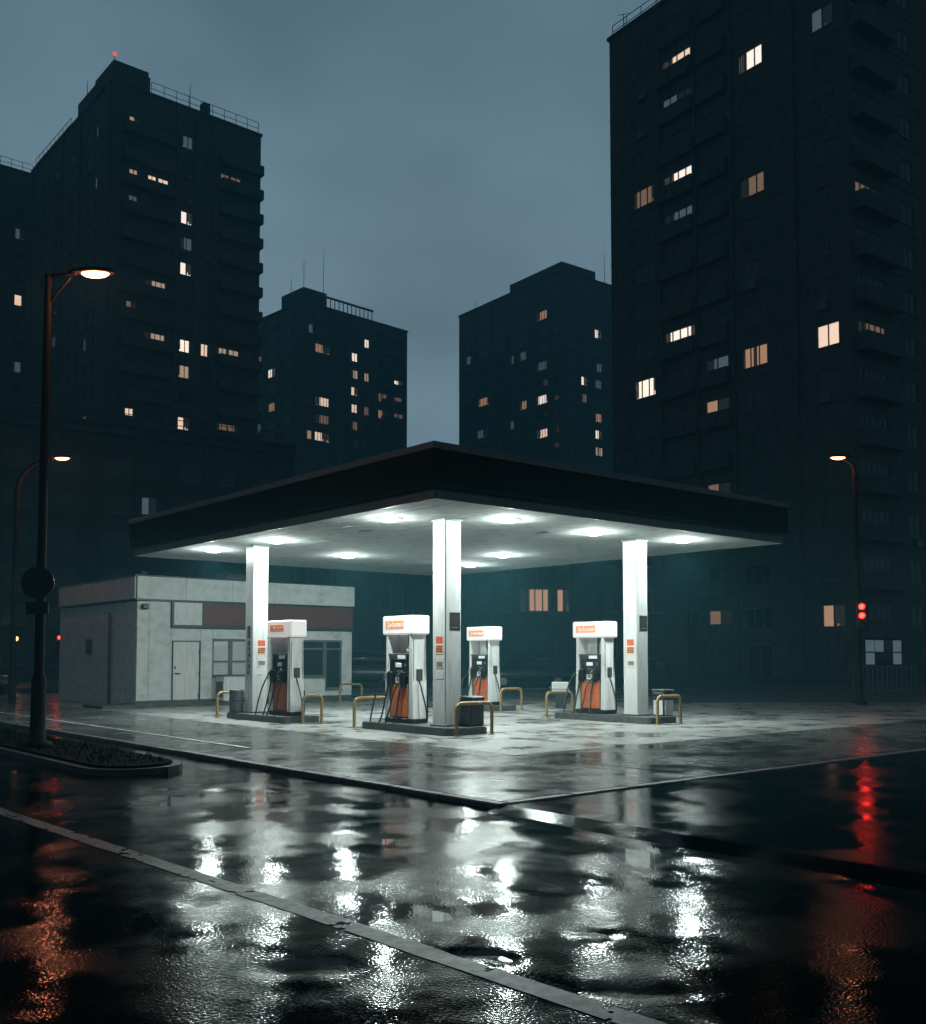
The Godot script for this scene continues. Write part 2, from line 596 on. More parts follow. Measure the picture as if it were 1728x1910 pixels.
func local(base: Vector3, x: float, z: float, y := 0.0, turn := TURN) -> Vector3:
	return Vector3(base.x, y, base.z) + Vector3(x, 0, z).rotated(Vector3.UP, deg_to_rad(turn))

func build_forecourt() -> void:
	var corner := at(930, 1500, FLOOR_Y)
	var f := Node3D.new()
	f.name = "forecourt"
	f.set_meta("kind", "structure")
	add_child(f)
	f.position = Vector3(corner.x, 0, corner.z)
	f.rotation.y = deg_to_rad(TURN)
	var size := 3.6
	var mesh := slab_mesh(Vector3(size - 0.014, 0.3, size - 0.014), 0.006)
	rng.seed = 71
	for i in 10:
		for j in 9:
			var s := part("slab", mesh, M.floor_wet if i == 0 or j == 0 else M.floor, f, Vector3(-0.16 - size * (i + 0.5), FLOOR_Y - 0.15 + rng.randf_range(-0.004, 0.002), -0.16 - size * (j + 0.5)))
			s.rotation.y = 0.0
	# kerb stones along the two edges
	for i in 36:
		part("kerb_stone", slab_mesh(Vector3(0.99, 0.3, 0.145), 0.015), M.kerb, f, Vector3(-0.5 - i, FLOOR_Y - 0.148 + rng.randf_range(-0.003, 0.003), -0.075))
	for i in 32:
		part("kerb_stone", slab_mesh(Vector3(0.145, 0.3, 0.99), 0.015), M.kerb, f, Vector3(-0.075, FLOOR_Y - 0.15 + rng.randf_range(-0.003, 0.003), -0.66 - i))
	# flush asphalt apron beside the slabs, with a ramped edge towards the road
	var ap := begin()
	var ay := FLOOR_Y - 0.016
	quad(ap, Vector3(0.012, ay, -0.1), Vector3(13.0, ay, -0.1), Vector3(13.0, ay, -33.0), Vector3(0.012, ay, -33.0))
	quad(ap, Vector3(0.012, -0.03, 0.42), Vector3(13.0, -0.03, 0.42), Vector3(13.0, ay, -0.1), Vector3(0.012, ay, -0.1))
	quad(ap, Vector3(13.0, -0.05, 0.42), Vector3(13.0, -0.05, -33.0), Vector3(13.0, ay, -33.0), Vector3(13.0, ay, -0.1))
	part("apron", done(ap), M.asphalt, f)
	# the thin white edge line painted on the slabs
	var st := begin()
	var lx := -7.6
	while lx > -22.0:
		var l := 1.6
		quad(st, Vector3(lx - l, FLOOR_Y + 0.006, -1.12), Vector3(lx, FLOOR_Y + 0.006, -1.12), Vector3(lx, FLOOR_Y + 0.006, -1.2), Vector3(lx - l, FLOOR_Y + 0.006, -1.2))
		lx -= l + 0.03
	part("edge_line", done(st), M.white_paint, f)
	# cracks filled with bitumen wander over the slabs
	rng.seed = 123
	for c in [[-3.0, -2.0, -0.4, 9.0], [-6.5, -4.5, 0.5, 7.0], [-1.8, -8.0, -1.2, 8.0], [-12.0, -1.9, 0.1, 9.0], [-9.0, -6.0, 1.0, 6.0], [-4.0, -14.0, -0.7, 8.0]]:
		var cs := begin()
		var cp := Vector3(c[0], FLOOR_Y + 0.007, c[1])
		var dir: float = PI + c[2]
		var prev_w := 0.012
		for k in int(c[3] / 0.2):
			dir += rng.randf_range(-0.22, 0.22)
			var w := clampf(prev_w + rng.randf_range(-0.005, 0.005), 0.006, 0.022)
			var nd := Vector3(cos(dir), 0, sin(dir))
			var nn := Vector3(-nd.z, 0, nd.x)
			var np := cp + nd * 0.2
			face(cs, [cp - nn * prev_w, cp + nn * prev_w, np + nn * w, np - nn * w], cp - Vector3(0, 1, 0))
			cp = np
			prev_w = w
		part("crack", done(cs), M.black, f)
	# pavements farther back
	var p := Node3D.new()
	p.name = "pavement"
	p.set_meta("kind", "structure")
	add_child(p)
	var right_near := at(1290, 1319, 0.0)
	part("paving", box(Vector3(right_near.x + 19.0, 0.0, right_near.z - 18.0), Vector3(38, 0.24, 35.7)), M.pavement, p)
	for i in 38:
		part("kerb_stone", slab_mesh(Vector3(0.99, 0.28, 0.16), 0.015), M.kerb, p, Vector3(right_near.x + 0.5 + i, 0.0, right_near.z - 0.03))
	part("paving", box(Vector3(-17, 0.0, -66.0), Vector3(56, 0.24, 36)), M.pavement, p)
	for i in 56:
		part("kerb_stone", slab_mesh(Vector3(0.99, 0.28, 0.16), 0.015), M.kerb, p, Vector3(-44.5 + i, 0.0, -47.95))

# ---------------------------------------------------------------- station
func build_canopy() -> void:
	var la := 13.65
	var lb := 11.24
	var c := thing("canopy", "wide flat station canopy with dark fascia and lit white soffit", "canopy", Vector3(-0.511, 0, -17.62), TURN)
	var top := 5.43
	var drop := 4.67                                          # lower edge of the fascia
	# fascia panels, side by side
	var runs := [[9, la, 0], [9, la, 1], [7, lb, 2], [7, lb, 3]]
	for r in runs:
		var n: int = r[0]
		var w: float = r[1] / n
		for i in n:
			var m: Material = M.fascia_panel if i == 0 or i == n - 1 else M.fascia
			var y := (top - 0.12 + drop) / 2.0
			var h := top - 0.12 - drop
			if r[2] < 2:
				part("fascia_panel", slab_mesh(Vector3(w - 0.008, h, 0.06), 0.006), m, c, Vector3(-w * (i + 0.5), y, -0.03 if r[2] == 0 else -lb + 0.03))
			else:
				part("fascia_panel", slab_mesh(Vector3(0.06, h, w - 0.008), 0.006), m, c, Vector3(-0.03 if r[2] == 2 else -la + 0.03, y, -w * (i + 0.5)))
	# metal capping
	var cy := top - 0.06
	for s in [[Vector3(-la / 2, cy, -0.05), Vector3(la + 0.06, 0.12, 0.16)], [Vector3(-la / 2, cy, -lb + 0.05), Vector3(la + 0.06, 0.12, 0.16)]]:
		part("capping", box(s[0], s[1], 0.012), M.cap, c)
	for s in [[Vector3(-0.05, cy, -lb / 2), Vector3(0.16, 0.118, lb - 0.27)], [Vector3(-la + 0.05, cy, -lb / 2), Vector3(0.16, 0.118, lb - 0.27)]]:
		part("capping", box(s[0], s[1], 0.012), M.cap, c)
	part("roof", box(Vector3(-la / 2, (top + drop) / 2.0 - 0.06, -lb / 2), Vector3(la - 0.14, top - drop - 0.1, lb - 0.14)), M.roofing, c)
	part("recess", box(Vector3(-la / 2, 4.62, -lb / 2), Vector3(la - 0.34, 0.14, lb - 0.34)), M.black, c)
	# soffit tray: a rim and single boards
	var k := 0.11
	for s in [[Vector3(-la / 2, 4.505, -k), Vector3(la - 2 * k, 0.16, 0.04)], [Vector3(-la / 2, 4.505, -lb + k), Vector3(la - 2 * k, 0.16, 0.04)]]:
		part("soffit_rim", box(s[0], s[1], 0.004), M.cap, c)
	for s in [[Vector3(-k, 4.505, -lb / 2), Vector3(0.04, 0.158, lb - 2 * k - 0.05)], [Vector3(-la + k, 4.505, -lb / 2), Vector3(0.04, 0.158, lb - 2 * k - 0.05)]]:
		part("soffit_rim", box(s[0], s[1], 0.004), M.cap, c)
	var n := 38
	var bw := (lb - 2 * k - 0.05) / n
	rng.seed = 5
	for i in n:
		part("soffit_board", slab_mesh(Vector3(la - 2 * k - 0.05, 0.05, bw - 0.006), 0.003), M.soffit, c, Vector3(-la / 2, SOFFIT_Y + 0.025 + rng.randf_range(0.0, 0.003), -k - 0.025 - bw * (i + 0.5)))
	part("soffit_backing", box(Vector3(-la / 2, SOFFIT_Y + 0.07, -lb / 2), Vector3(la - 2 * k - 0.05, 0.03, lb - 2 * k - 0.05)), M.black, c)
	for p in [[650, 981], [682, 990], [1015, 993]]:
		var w := at(p[0], p[1], SOFFIT_Y)
		part("soffit_hatch", slab_mesh(Vector3(0.34, 0.012, 0.16), 0.003), M.charcoal, c, c.to_local(Vector3(w.x, SOFFIT_Y - 0.007, w.z)))

func build_canopy_lights() -> void:
	var lens := begin()
	lathe(lens, [Vector2(0.0, -0.07), Vector2(0.1, -0.064), Vector2(0.17, -0.046), Vector2(0.215, -0.016), Vector2(0.225, 0.0)], Vector3.ZERO, 24)
	var lens_mesh := done(lens)
	var ring := begin()
	lathe(ring, [Vector2(0.226, -0.012), Vector2(0.262, -0.012), Vector2(0.27, 0.0), Vector2(0.27, 0.012)], Vector3.ZERO, 24)
	var ring_mesh := done(ring)
	for p in [[398, 1027, "over the grey drum bin at the shop end of the canopy"], [515, 1010, "over the pump that stands in front of the shop"], [650, 1038, "between the shop side pump and the rear corner of the canopy"],
			[727, 969, "over the pump beside the black litter bin"], [948, 971, "over the driveway beside the black litter bin"], [938, 1037, "over the lane before the pump farthest from the road"],
			[877, 1055, "at the rear edge of the canopy behind the farthest pump"], [1108, 995, "over the pump near the small white service box"], [1273, 1009, "over the white fronted litter bin"]]:
		var w := at(p[0], p[1], SOFFIT_Y - 0.02)
		var t := thing("canopy_light", "round soffit downlight " + p[2], "downlight", Vector3(w.x, SOFFIT_Y - 0.002, w.z), 0.0, "downlights under the station canopy")
		part("light_lens", lens_mesh, M.lens, t)
		part("trim_ring", ring_mesh, M.white_paint, t)
		var l := OmniLight3D.new()
		l.name = "light"
		l.position = Vector3(0, -0.045, 0)
		l.light_energy = 8.0
		l.light_color = Color(0.93, 1.0, 0.975)
		l.light_size = 0.14
		l.omni_range = 60.0
		l.omni_attenuation = 2.0
		l.shadow_enabled = true
		t.add_child(l)
		var sp := SpotLight3D.new()
		sp.name = "down_light"
		sp.position = Vector3(0, -0.05, 0)
		sp.rotation_degrees = Vector3(-90, 0, 0)
		sp.spot_angle = 76.0
		sp.spot_angle_attenuation = 1.0
		sp.spot_range = 60.0
		sp.spot_attenuation = 2.0
		sp.light_energy = 16.0
		sp.light_color = Color(0.93, 1.0, 0.975)
		sp.light_size = 0.14
		sp.shadow_enabled = true
		t.add_child(sp)

func build_column(where: Vector3, label: String, notices: int) -> void:
	var t := thing("canopy_column", label, "column", Vector3(where.x, ISLAND_Y, where.z), TURN, "square canopy columns")
	var h := SOFFIT_Y - ISLAND_Y
	part("shaft", box(Vector3(0, h / 2, 0), Vector3(0.42, h - 0.004, 0.42), 0.018), M.column_paint, t)
	part("base_plate", box(Vector3(0, 0.02, 0), Vector3(0.5, 0.036, 0.5), 0.008), M.bin_grey, t)
	part("head_plate", box(Vector3(0, h - 0.022, 0), Vector3(0.47, 0.036, 0.47), 0.006), M.cap, t)
	var front := 0.0 if notices != 1 else PI / 2
	var spots := [["poster", 0.24, 0.36, 0.02, 1.64, M.poster], ["notice", 0.22, 0.2, 0.03, 1.28, M.notice], ["notice", 0.24, 0.15, 0.03, 1.03, M.pale_notice]]
	for s in spots:
		var o := part(s[0], card(s[1], s[2]), s[5], t)
		o.rotation.y = front
		o.position = Vector3(s[3], s[4], 0.212).rotated(Vector3.UP, front)
	if notices == 1:
		var b := part("banner", card(0.2, 1.25), M.banner, t)
		b.position = Vector3(0.0, 1.55, 0.212)
	else:
		var d := part("notice", card(0.27, 0.36), M.dark_notice, t)
		d.rotation.y = PI / 2
		d.position = Vector3(0.212, 2.12 if notices == 0 else 2.2, -0.04)

func build_island(where: Vector3, x0: float, x1: float, label: String) -> void:
	var t := thing("pump_island", label, "island", Vector3(where.x, FLOOR_Y, where.z), TURN, "raised pump islands")
	var h := ISLAND_Y - FLOOR_Y
	var w := 1.08
	var r := 0.16
	var st := begin()
	var outline := []
	for q in [[x1, w / 2], [x0, w / 2], [x0, -w / 2], [x1, -w / 2]]:
		var cx: float = q[0] - signf(q[0] - (x0 + x1) / 2) * r
		var cz: float = q[1] - signf(q[1]) * r
		var a0: float = {true: {true: 0.0, false: -PI / 2}, false: {true: PI / 2, false: PI}}[q[0] > (x0 + x1) / 2][q[1] > 0]
		for k in 5:
			var a := a0 + PI / 2 * k / 4.0
			outline.append(Vector2(cx + cos(a) * r, cz + sin(a) * r))
	prism(st, outline, 0.002, h - 0.02, 1)
	part("kerb", done(st), M.island, t)
	st = begin()
	var inner := []
	for q in outline:
		inner.append(Vector2(lerpf((x0 + x1) / 2, q.x, 0.985), q.y * 0.97))
	prism(st, inner, h - 0.02, h, 1)
	part("top", done(st), M.island, t)

func build_rail(a: Vector3, b: Vector3, label: String, h := 0.64) -> void:
	var mid_p := (a + b) / 2.0
	var t := thing("guard_rail", label, "guard rail", Vector3(mid_p.x, a.y, mid_p.z), 0.0, "yellow hooped guard rails")
	var p := a - t.position
	var q := b - t.position
	var d := (q - p).normalized()
	var r := 0.13
	var path := [p, p + Vector3(0, h - r, 0)]
	for k in range(1, 5):
		var an := PI / 2 * k / 4.0
		path.append(p + Vector3(0, h - r + sin(an) * r, 0) + d * (r - cos(an) * r))
	for k in range(0, 4):
		var an := PI / 2 * k / 4.0
		path.append(q + Vector3(0, h - r + cos(an) * r, 0) - d * (r - sin(an) * r))
	path.append(q + Vector3(0, h - r, 0))
	path.append(q)
	part("hoop", pipe(path, 0.036, -1.0, 10), M.rail, t)
	for e in [p, q]:
		var st := begin()
		lathe(st, [Vector2(0.0, 0.002), Vector2(0.075, 0.002), Vector2(0.075, 0.012), Vector2(0.036, 0.014)], e, 12)
		part("foot_plate", done(st), M.rail, t)

func build_pump(where: Vector3, label: String, variant: int) -> void:
	var t := thing("fuel_pump", label, "fuel pump", Vector3(where.x, ISLAND_Y, where.z), TURN, "fuel pumps under the canopy")
	t.scale = Vector3(1.04, 1.0, 0.82)
	part("plinth", box(Vector3(0, 0.05, 0), Vector3(0.96, 0.1, 0.48), 0.01), M.black, t)
	# side pillars, a little wider at the foot
	for s in [-1.0, 1.0]:
		var st := begin()
		prism(st, [Vector2(s * 0.33, 0.1), Vector2(s * 0.475, 0.1), Vector2(s * 0.465, 0.8), Vector2(s * 0.445, 1.12), Vector2(s * 0.44, 1.88), Vector2(s * 0.36, 1.88), Vector2(s * 0.36, 1.12)] if s > 0 else [Vector2(-0.33, 0.1), Vector2(-0.36, 1.12), Vector2(-0.36, 1.88), Vector2(-0.44, 1.88), Vector2(-0.445, 1.12), Vector2(-0.465, 0.8), Vector2(-0.475, 0.1)], -0.225, 0.225)
		var pillar := part("side_pillar", done(st), M.white_paint, t)
		for z in [-0.14, 0.14]:
			part("seam", slab_mesh(Vector3(0.006, 1.6, 0.012)), M.charcoal, pillar, Vector3(s * 0.458, 0.98, z * 1.35))
		part("corner_trim", pipe([Vector3(s * 0.365, 0.12, 0.232), Vector3(s * 0.385, 1.1, 0.236), Vector3(s * 0.385, 1.86, 0.232)], 0.018), M.white_paint, pillar)
		part("sticker", card(0.2, 0.24), M.sticker, pillar, Vector3(s * 0.461, 1.02, 0.0)).rotation.y = s * PI / 2
	# lower cabinet with the orange panel
	part("cabinet", box(Vector3(0, 0.47, 0), Vector3(0.68, 0.74, 0.40), 0.01), M.charcoal, t)
	part("orange_panel", box(Vector3(0.0, 0.44, 0.208), Vector3(0.58, 0.62, 0.02), 0.006), M.orange, t)
	part("panel_strip", box(Vector3(0.0, 0.785, 0.208), Vector3(0.58, 0.05, 0.022), 0.004), M.rail, t)
	# display head
	var head := part("display_head", box(Vector3(0, 1.14, 0.0), Vector3(0.69, 0.6, 0.42), 0.02), M.black, t)
	part("display_bezel", box(Vector3(-0.01, 1.385, 0.222), Vector3(0.58, 0.1, 0.02), 0.004), M.charcoal, head)
	part("display_screen", box(Vector3(0.1, 1.39, 0.236), Vector3(0.26, 0.075, 0.008), 0.002), M.screen, head)
	part("display_screen", box(Vector3(-0.02, 1.22, 0.218), Vector3(0.2, 0.09, 0.012), 0.003), M.screen, head)
	part("display_screen", box(Vector3(0.21, 1.22, 0.216), Vector3(0.07, 0.06, 0.008), 0.002), M.bin_grey, head)
	part("keypad", card(0.19, 0.07), M.keypad, head, Vector3(-0.02, 1.1, 0.212))
	part("grade_label", card(0.18, 0.12), M.grades, head, Vector3(-0.03, 0.9, 0.212))
	# open bay between the head and the sign: a back panel and an upright
	part("back_panel", box(Vector3(-0.16, 1.66, -0.17), Vector3(0.4, 0.44, 0.03), 0.004), M.white_paint, t)
	part("upright", box(Vector3(0.05, 1.66, -0.1), Vector3(0.03, 0.44, 0.12), 0.004), M.bin_grey, t)
	part("shelf", box(Vector3(0, 1.455, 0.02), Vector3(0.72, 0.03, 0.42), 0.006), M.bin_grey, t)
	var st2 := begin()
	if variant % 2 == 0:
		lathe(st2, [Vector2(0.0, 0.0), Vector2(0.045, 0.0), Vector2(0.045, 0.1), Vector2(0.018, 0.13), Vector2(0.018, 0.15), Vector2(0.026, 0.15), Vector2(0.022, 0.18), Vector2(0.0, 0.18)], Vector3(0.17, 1.471, 0.08), 12)
		part("wash_bottle", done(st2), M.white_paint, t)
	else:
		tube(st2, smooth_path([Vector3(0.24, 1.472, 0.1), Vector3(0.24, 1.72, 0.1), Vector3(0.27, 1.78, 0.1), Vector3(0.31, 1.76, 0.1)], 4), 0.01)
		part("wire_hook", done(st2), M.white_paint, t)
	# sign box on top
	var sign_box := part("sign_box", box(Vector3(0, 2.075, 0), Vector3(1.08, 0.4, 0.54), 0.03), M.sign_white, t)
	for s in [0.0, PI]:
		var plate := part("logo_plate", box(Vector3.ZERO, Vector3(0.62, 0.17, 0.008), 0.002), M.logo_orange, sign_box, Vector3(-0.1, 2.085, 0.275).rotated(Vector3.UP, s))
		plate.rotation.y = s
		if s == 0.0:
			part("logo_lettering", lettering(), M.logo_white, sign_box, Vector3(-0.07, 2.085, 0.281))
	# nozzles in their boots, and hoses that hang to the ground and come back
	for k in [[-0.25, 0], [0.19, 1]]:
		var x: float = k[0]
		part("nozzle_boot", box(Vector3(x, 0.93, 0.25), Vector3(0.13, 0.3, 0.1), 0.02), M.black, t)
		var nz := begin()
		tube(nz, smooth_path([Vector3(x, 1.09, 0.30), Vector3(x, 1.04, 0.35), Vector3(x, 0.9, 0.36), Vector3(x - 0.01, 0.78, 0.33)], 4), 0.032, 0.022, 10)
		var nozzle := part("nozzle", done(nz), M.black, t)
		var gr := begin()
		tube(gr, smooth_path([Vector3(x - 0.02, 1.06, 0.36), Vector3(x - 0.05, 0.98, 0.42), Vector3(x - 0.04, 0.86, 0.39)], 4), 0.009)
		part("trigger_guard", done(gr), M.chrome, nozzle)
		var hs := begin()
		var out := -0.62 if x < 0 else -0.02
		var mid_x := -0.46 if x < 0 else 0.06
		tube(hs, smooth_path([Vector3(x - 0.01, 0.8, 0.33), Vector3(x - 0.06, 0.5, 0.37), Vector3(mid_x + 0.12, 0.06, 0.5), Vector3(mid_x, -0.11, 0.62), Vector3(mid_x - 0.12, -0.02, 0.6), Vector3(out, 0.3, 0.5), Vector3(out + 0.02, 0.72, 0.34), Vector3(-0.45 if x < 0 else 0.3, 1.02, 0.24)], 7), 0.02, 0.02, 8)
		part("hose", done(hs), M.rubber, t)
	var hb := begin()
	tube(hb, smooth_path([Vector3(0.475, 0.9, 0.02), Vector3(0.54, 0.7, 0.0), Vector3(0.6, 0.3, -0.08), Vector3(0.56, 0.1, -0.14), Vector3(0.52, 0.04, -0.2), Vector3(0.49, 0.25, -0.24), Vector3(0.48, 0.6, -0.24)], 7), 0.017)
	part("hose", done(hb), M.rubber, t)

func lettering() -> TextMesh:
	if not cache.has("letters"):
		var f := SystemFont.new()
		f.font_names = PackedStringArray(["Droid Serif"])
		f.font_weight = 700
		f.font_italic = true
		var m := TextMesh.new()
		m.text = "Jokone"
		m.font = f
		m.font_size = 28
		m.pixel_size = 0.0056
		m.depth = 0.006
		cache["letters"] = m
	return cache["letters"]

func build_bin(where: Vector3, label: String, style: int) -> void:
	var t := thing("litter_bin", label, "litter bin", Vector3(where.x, ISLAND_Y, where.z), TURN)
	if style == 2:
		var st := begin()
		lathe(st, [Vector2(0.0, 0.002), Vector2(0.17, 0.002), Vector2(0.185, 0.04), Vector2(0.19, 0.54), Vector2(0.195, 0.56), Vector2(0.185, 0.575), Vector2(0.17, 0.56), Vector2(0.0, 0.5)], Vector3.ZERO, 20)
		part("drum", done(st), M.bin_grey, t)
		var band := begin()
		lathe(band, [Vector2(0.186, 0.3), Vector2(0.198, 0.305), Vector2(0.198, 0.33), Vector2(0.186, 0.335)], Vector3.ZERO, 20)
		part("hoop_band", done(band), M.charcoal, t)
		return
	part("body", box(Vector3(0, 0.24, 0), Vector3(0.34, 0.47, 0.36), 0.02), M.bin if style == 0 else M.charcoal, t)
	part("front_panel", box(Vector3(0.0, 0.2, 0.186), Vector3(0.27, 0.34, 0.012), 0.004), M.bin_grey if style == 0 else M.white_paint, t)
	part("hood", box(Vector3(0, 0.545, 0), Vector3(0.36, 0.12, 0.38), 0.025), M.bin, t)
	part("mouth", box(Vector3(0, 0.545, 0.188), Vector3(0.24, 0.06, 0.012), 0.003), M.black if style == 0 else M.bin_grey, t)
	if style == 1:
		part("side_panel", box(Vector3(0.176, 0.2, 0), Vector3(0.012, 0.36, 0.3), 0.004), M.white_paint, t)
		part("lid_edge", box(Vector3(0, 0.615, 0), Vector3(0.38, 0.02, 0.4), 0.006), M.chrome, t)

func build_station() -> void:
	build_canopy()
	var front := Vector3(-0.33, 0, -20.6)
	var right := Vector3(4.14, 0, -24.2)
	var left := Vector3(-5.22, 0, -25.5)
	var back := Vector3(-0.42, 0, -30.9)
	build_column(front, "white square canopy column between a fuel pump and a black litter bin", 0)
	build_column(right, "white square canopy column beside the white fronted litter bin", 2)
	build_column(left, "white square canopy column with a banner, next to a grey drum", 1)
	build_column(back, "white canopy column hidden behind the others, nearest the low block", 2)
	build_island(front, -2.35, 0.72, "raised kerbed island carrying the pump with the black bin")
	build_island(right, -2.3, 0.85, "raised kerbed island carrying the pump with the white fronted bin")
	build_island(left, -0.62, 2.25, "raised kerbed island carrying the pump nearest the shop")
	build_island(back, -0.7, 2.5, "raised kerbed island of the pump farthest from the road")
	var y := ISLAND_Y
	build_pump(local(front, -1.39, 0.0), "white fuel pump with orange panel beside the column with the black bin", 0)
	build_pump(local(right, -1.31, 0.0), "white fuel pump with orange panel on the island with the white fronted bin", 1)
	build_pump(local(left, 1.5, 0.0), "white fuel pump with orange panel standing in front of the shop", 3)
	build_pump(local(back, 1.62, 0.0), "white fuel pump with orange panel, alone at the back of the station", 2)
	build_bin(local(front, 0.40, -0.34), "black hooded litter bin behind a yellow hoop rail", 0)
	build_bin(local(right, 0.52, -0.36), "litter bin with white front panel and black hood", 1)
	build_bin(local(left, -0.36, 0.34), "grey round drum bin beside the column with the banner", 2)
	y = FLOOR_Y
	build_rail(local(front, 0.86, 0.46, y), local(front, 0.86, -0.46, y), "yellow hoop rail in front of the black litter bin")
	build_rail(local(front, -2.6, 0.5, y), local(front, -2.6, -0.42, y), "yellow hoop rail at the hose side of the pump with the black bin")
	build_rail(local(right, 0.98, 0.42, y), local(right, 0.98, -0.42, y), "yellow hoop rail beside the white fronted litter bin")
	build_rail(local(right, -2.5, 0.52, y), local(right, -2.5, -0.42, y), "yellow hoop rail next to the small white service box")
	build_rail(local(left, -0.95, 0.58, y), local(left, -0.95, 0.14, y), "narrow yellow hoop rail beside the grey drum bin")
	build_rail(local(left, 2.42, 0.1, y), local(left, 2.42, -0.42, y), "yellow hoop rail by the pump in front of the shop")
	build_rail(local(back, 2.72, 0.35, y), local(back, 2.72, -0.45, y), "yellow hoop rail of the pump at the back of the station")
	# small white service box on a post
	var wb := at_depth(1046, 1281, 30.5)
	var t := thing("air_service_box", "small white service box on a dark pedestal behind the yellow hoop rail", "service box", Vector3(wb.x, FLOOR_Y, wb.z), -10.0)
	part("pedestal", box(Vector3(0, 0.24, 0), Vector3(0.3, 0.48, 0.24), 0.01), M.charcoal, t)
	part("case", box(Vector3(0, 0.64, 0), Vector3(0.5, 0.3, 0.34), 0.02), M.white_paint, t)
	part("lid_line", box(Vector3(0, 0.58, 0.172), Vector3(0.48, 0.02, 0.006)), M.bin_grey, t)
	part("hose_hook", pipe(smooth_path([Vector3(-0.25, 0.62, 0.05), Vector3(-0.34, 0.6, 0.05), Vector3(-0.36, 0.45, 0.05), Vector3(-0.3, 0.38, 0.05)], 4), 0.018), M.rubber, t)

func build_shop() -> void:
	var o := at_depth(255, 1225, 31.5)
	var t := thing("station_shop", "low white panelled station shop with red sign band and flat parapet", "shop", Vector3(o.x, FLOOR_Y, o.z), TURN)
	var lb := 8.05
	var la := 7.0
	var hw := 3.34
	var ht := 4.07
	# core set back behind the cladding
	part("core", box(Vector3(-la / 2, hw / 2, -lb / 2), Vector3(la - 0.16, hw - 0.01, lb - 0.16)), M.charcoal, t)
	# wall panels of the lit front: [from u, to u, from v, to v]
	var rects := [[0.0, 0.39, 0.0, 3.3], [0.39, 1.1, 0.0, 3.3], [1.1, 1.16, 0.0, 2.46], [1.16, 2.14, 2.06, 2.46], [2.14, 2.56, 0.0, 2.46], [2.56, 3.9, 2.14, 2.46], [2.56, 3.9, 0.0, 0.86], [3.9, 4.9, 0.0, 2.46], [4.9, 5.6, 0.0, 2.46], [5.6, 5.75, 0.0, 2.46], [5.75, 7.62, 2.14, 2.46], [5.75, 6.92, 0.0, 0.84], [6.92, 7.62, 0.0, 0.4], [7.62, 8.05, 0.0, 2.46]]
	for r in rects:
		var w: float = r[1] - r[0]
		var h: float = r[3] - r[2]
		part("wall_panel", slab_mesh(Vector3(0.08, h - 0.008, w - 0.008), 0.004), M.shop_wall, t, Vector3(-0.04, (r[2] + r[3]) / 2, -(r[0] + r[1]) / 2))
	for i in 6:
		var w := la / 6.0
		part("wall_panel", slab_mesh(Vector3(w - 0.012, 3.3, 0.08), 0.004), M.shop_wall, t, Vector3(-w * (i + 0.5) - 0.085, 1.652, -0.04))
	# dirt skirting
	part("plinth", box(Vector3(0.006, 0.09, -lb / 2), Vector3(0.03, 0.17, lb - 0.02)), M.bin_grey, t)
	# parapet
	var pi_panel := 5
	for i in pi_panel:
		var w := (lb + 0.1) / pi_panel
		part("parapet_panel", slab_mesh(Vector3(0.1, ht - hw - 0.02, w - 0.008), 0.008), M.shop_wall, t, Vector3(0.04, (ht + hw) / 2 + 0.02, 0.05 - w * (i + 0.5)))
	for i in 4:
		var w := (la + 0.02) / 4
		part("parapet_panel", slab_mesh(Vector3(w - 0.008, ht - hw - 0.02, 0.1), 0.008), M.shop_wall, t, Vector3(-0.02 - w * (i + 0.5), (ht + hw) / 2 + 0.02, 0.04))
	part("coping", box(Vector3(-la / 2 + 0.04, ht + 0.035, -lb / 2), Vector3(la + 0.14, 0.04, lb + 0.22), 0.006), M.charcoal, t)
	part("gutter", box(Vector3(-la / 2 + 0.02, hw + 0.01, -lb / 2), Vector3(la + 0.02, 0.05, lb + 0.1)), M.black, t)
	# sign band
	var band := part("sign_band", box(Vector3(0.03, 2.9, -(1.1 + 8.05) / 2), Vector3(0.1, 0.86, 6.95), 0.01), M.charcoal, t)
	part("red_panel", box(Vector3(0.085, 2.93, -(2.16 + 8.02) / 2), Vector3(0.02, 0.72, 5.84), 0.004), M.red_band, band)
	part("white_panel", box(Vector3(0.085, 2.93, -1.66), Vector3(0.02, 0.72, 0.96), 0.004), M.white_paint, band)
	# steel door
	var door := part("door", box(Vector3(-0.03, 1.03, -1.65), Vector3(0.05, 2.02, 0.9), 0.006), M.door, t)
	for s in [[Vector3(-0.01, 1.03, -1.18), Vector3(0.09, 2.06, 0.035)], [Vector3(-0.01, 1.03, -2.122), Vector3(0.09, 2.06, 0.035)], [Vector3(-0.01, 2.05, -1.65), Vector3(0.088, 0.03, 0.9)]]:
		part("door_frame", box(s[0], s[1], 0.004), M.charcoal, door)
	part("lever_handle", pipe(smooth_path([Vector3(0.0, 1.02, -1.27), Vector3(0.05, 1.02, -1.28), Vector3(0.06, 1.02, -1.34), Vector3(0.06, 1.01, -1.44)], 4), 0.016), M.black, door)
	part("lock_plate", box(Vector3(0.002, 1.2, -1.27), Vector3(0.014, 0.1, 0.05), 0.003), M.black, door)
	for y in [0.3, 1.0, 1.7]:
		part("hinge", box(Vector3(0.002, y, -2.09), Vector3(0.02, 0.12, 0.03), 0.003), M.bin_grey, door)
	# window with blinds, two by two
	window_on_shop(t, 2.56, 3.9, 0.86, 2.14, 2, 0.42, M.blind)
	# glazed front with a door leaf
	window_on_shop(t, 5.75, 6.9, 0.84, 2.14, 1, 0.76, M.shop_glass)
	window_on_shop(t, 6.92, 7.62, 0.4, 2.14, 1, 0.82, M.shop_glass)
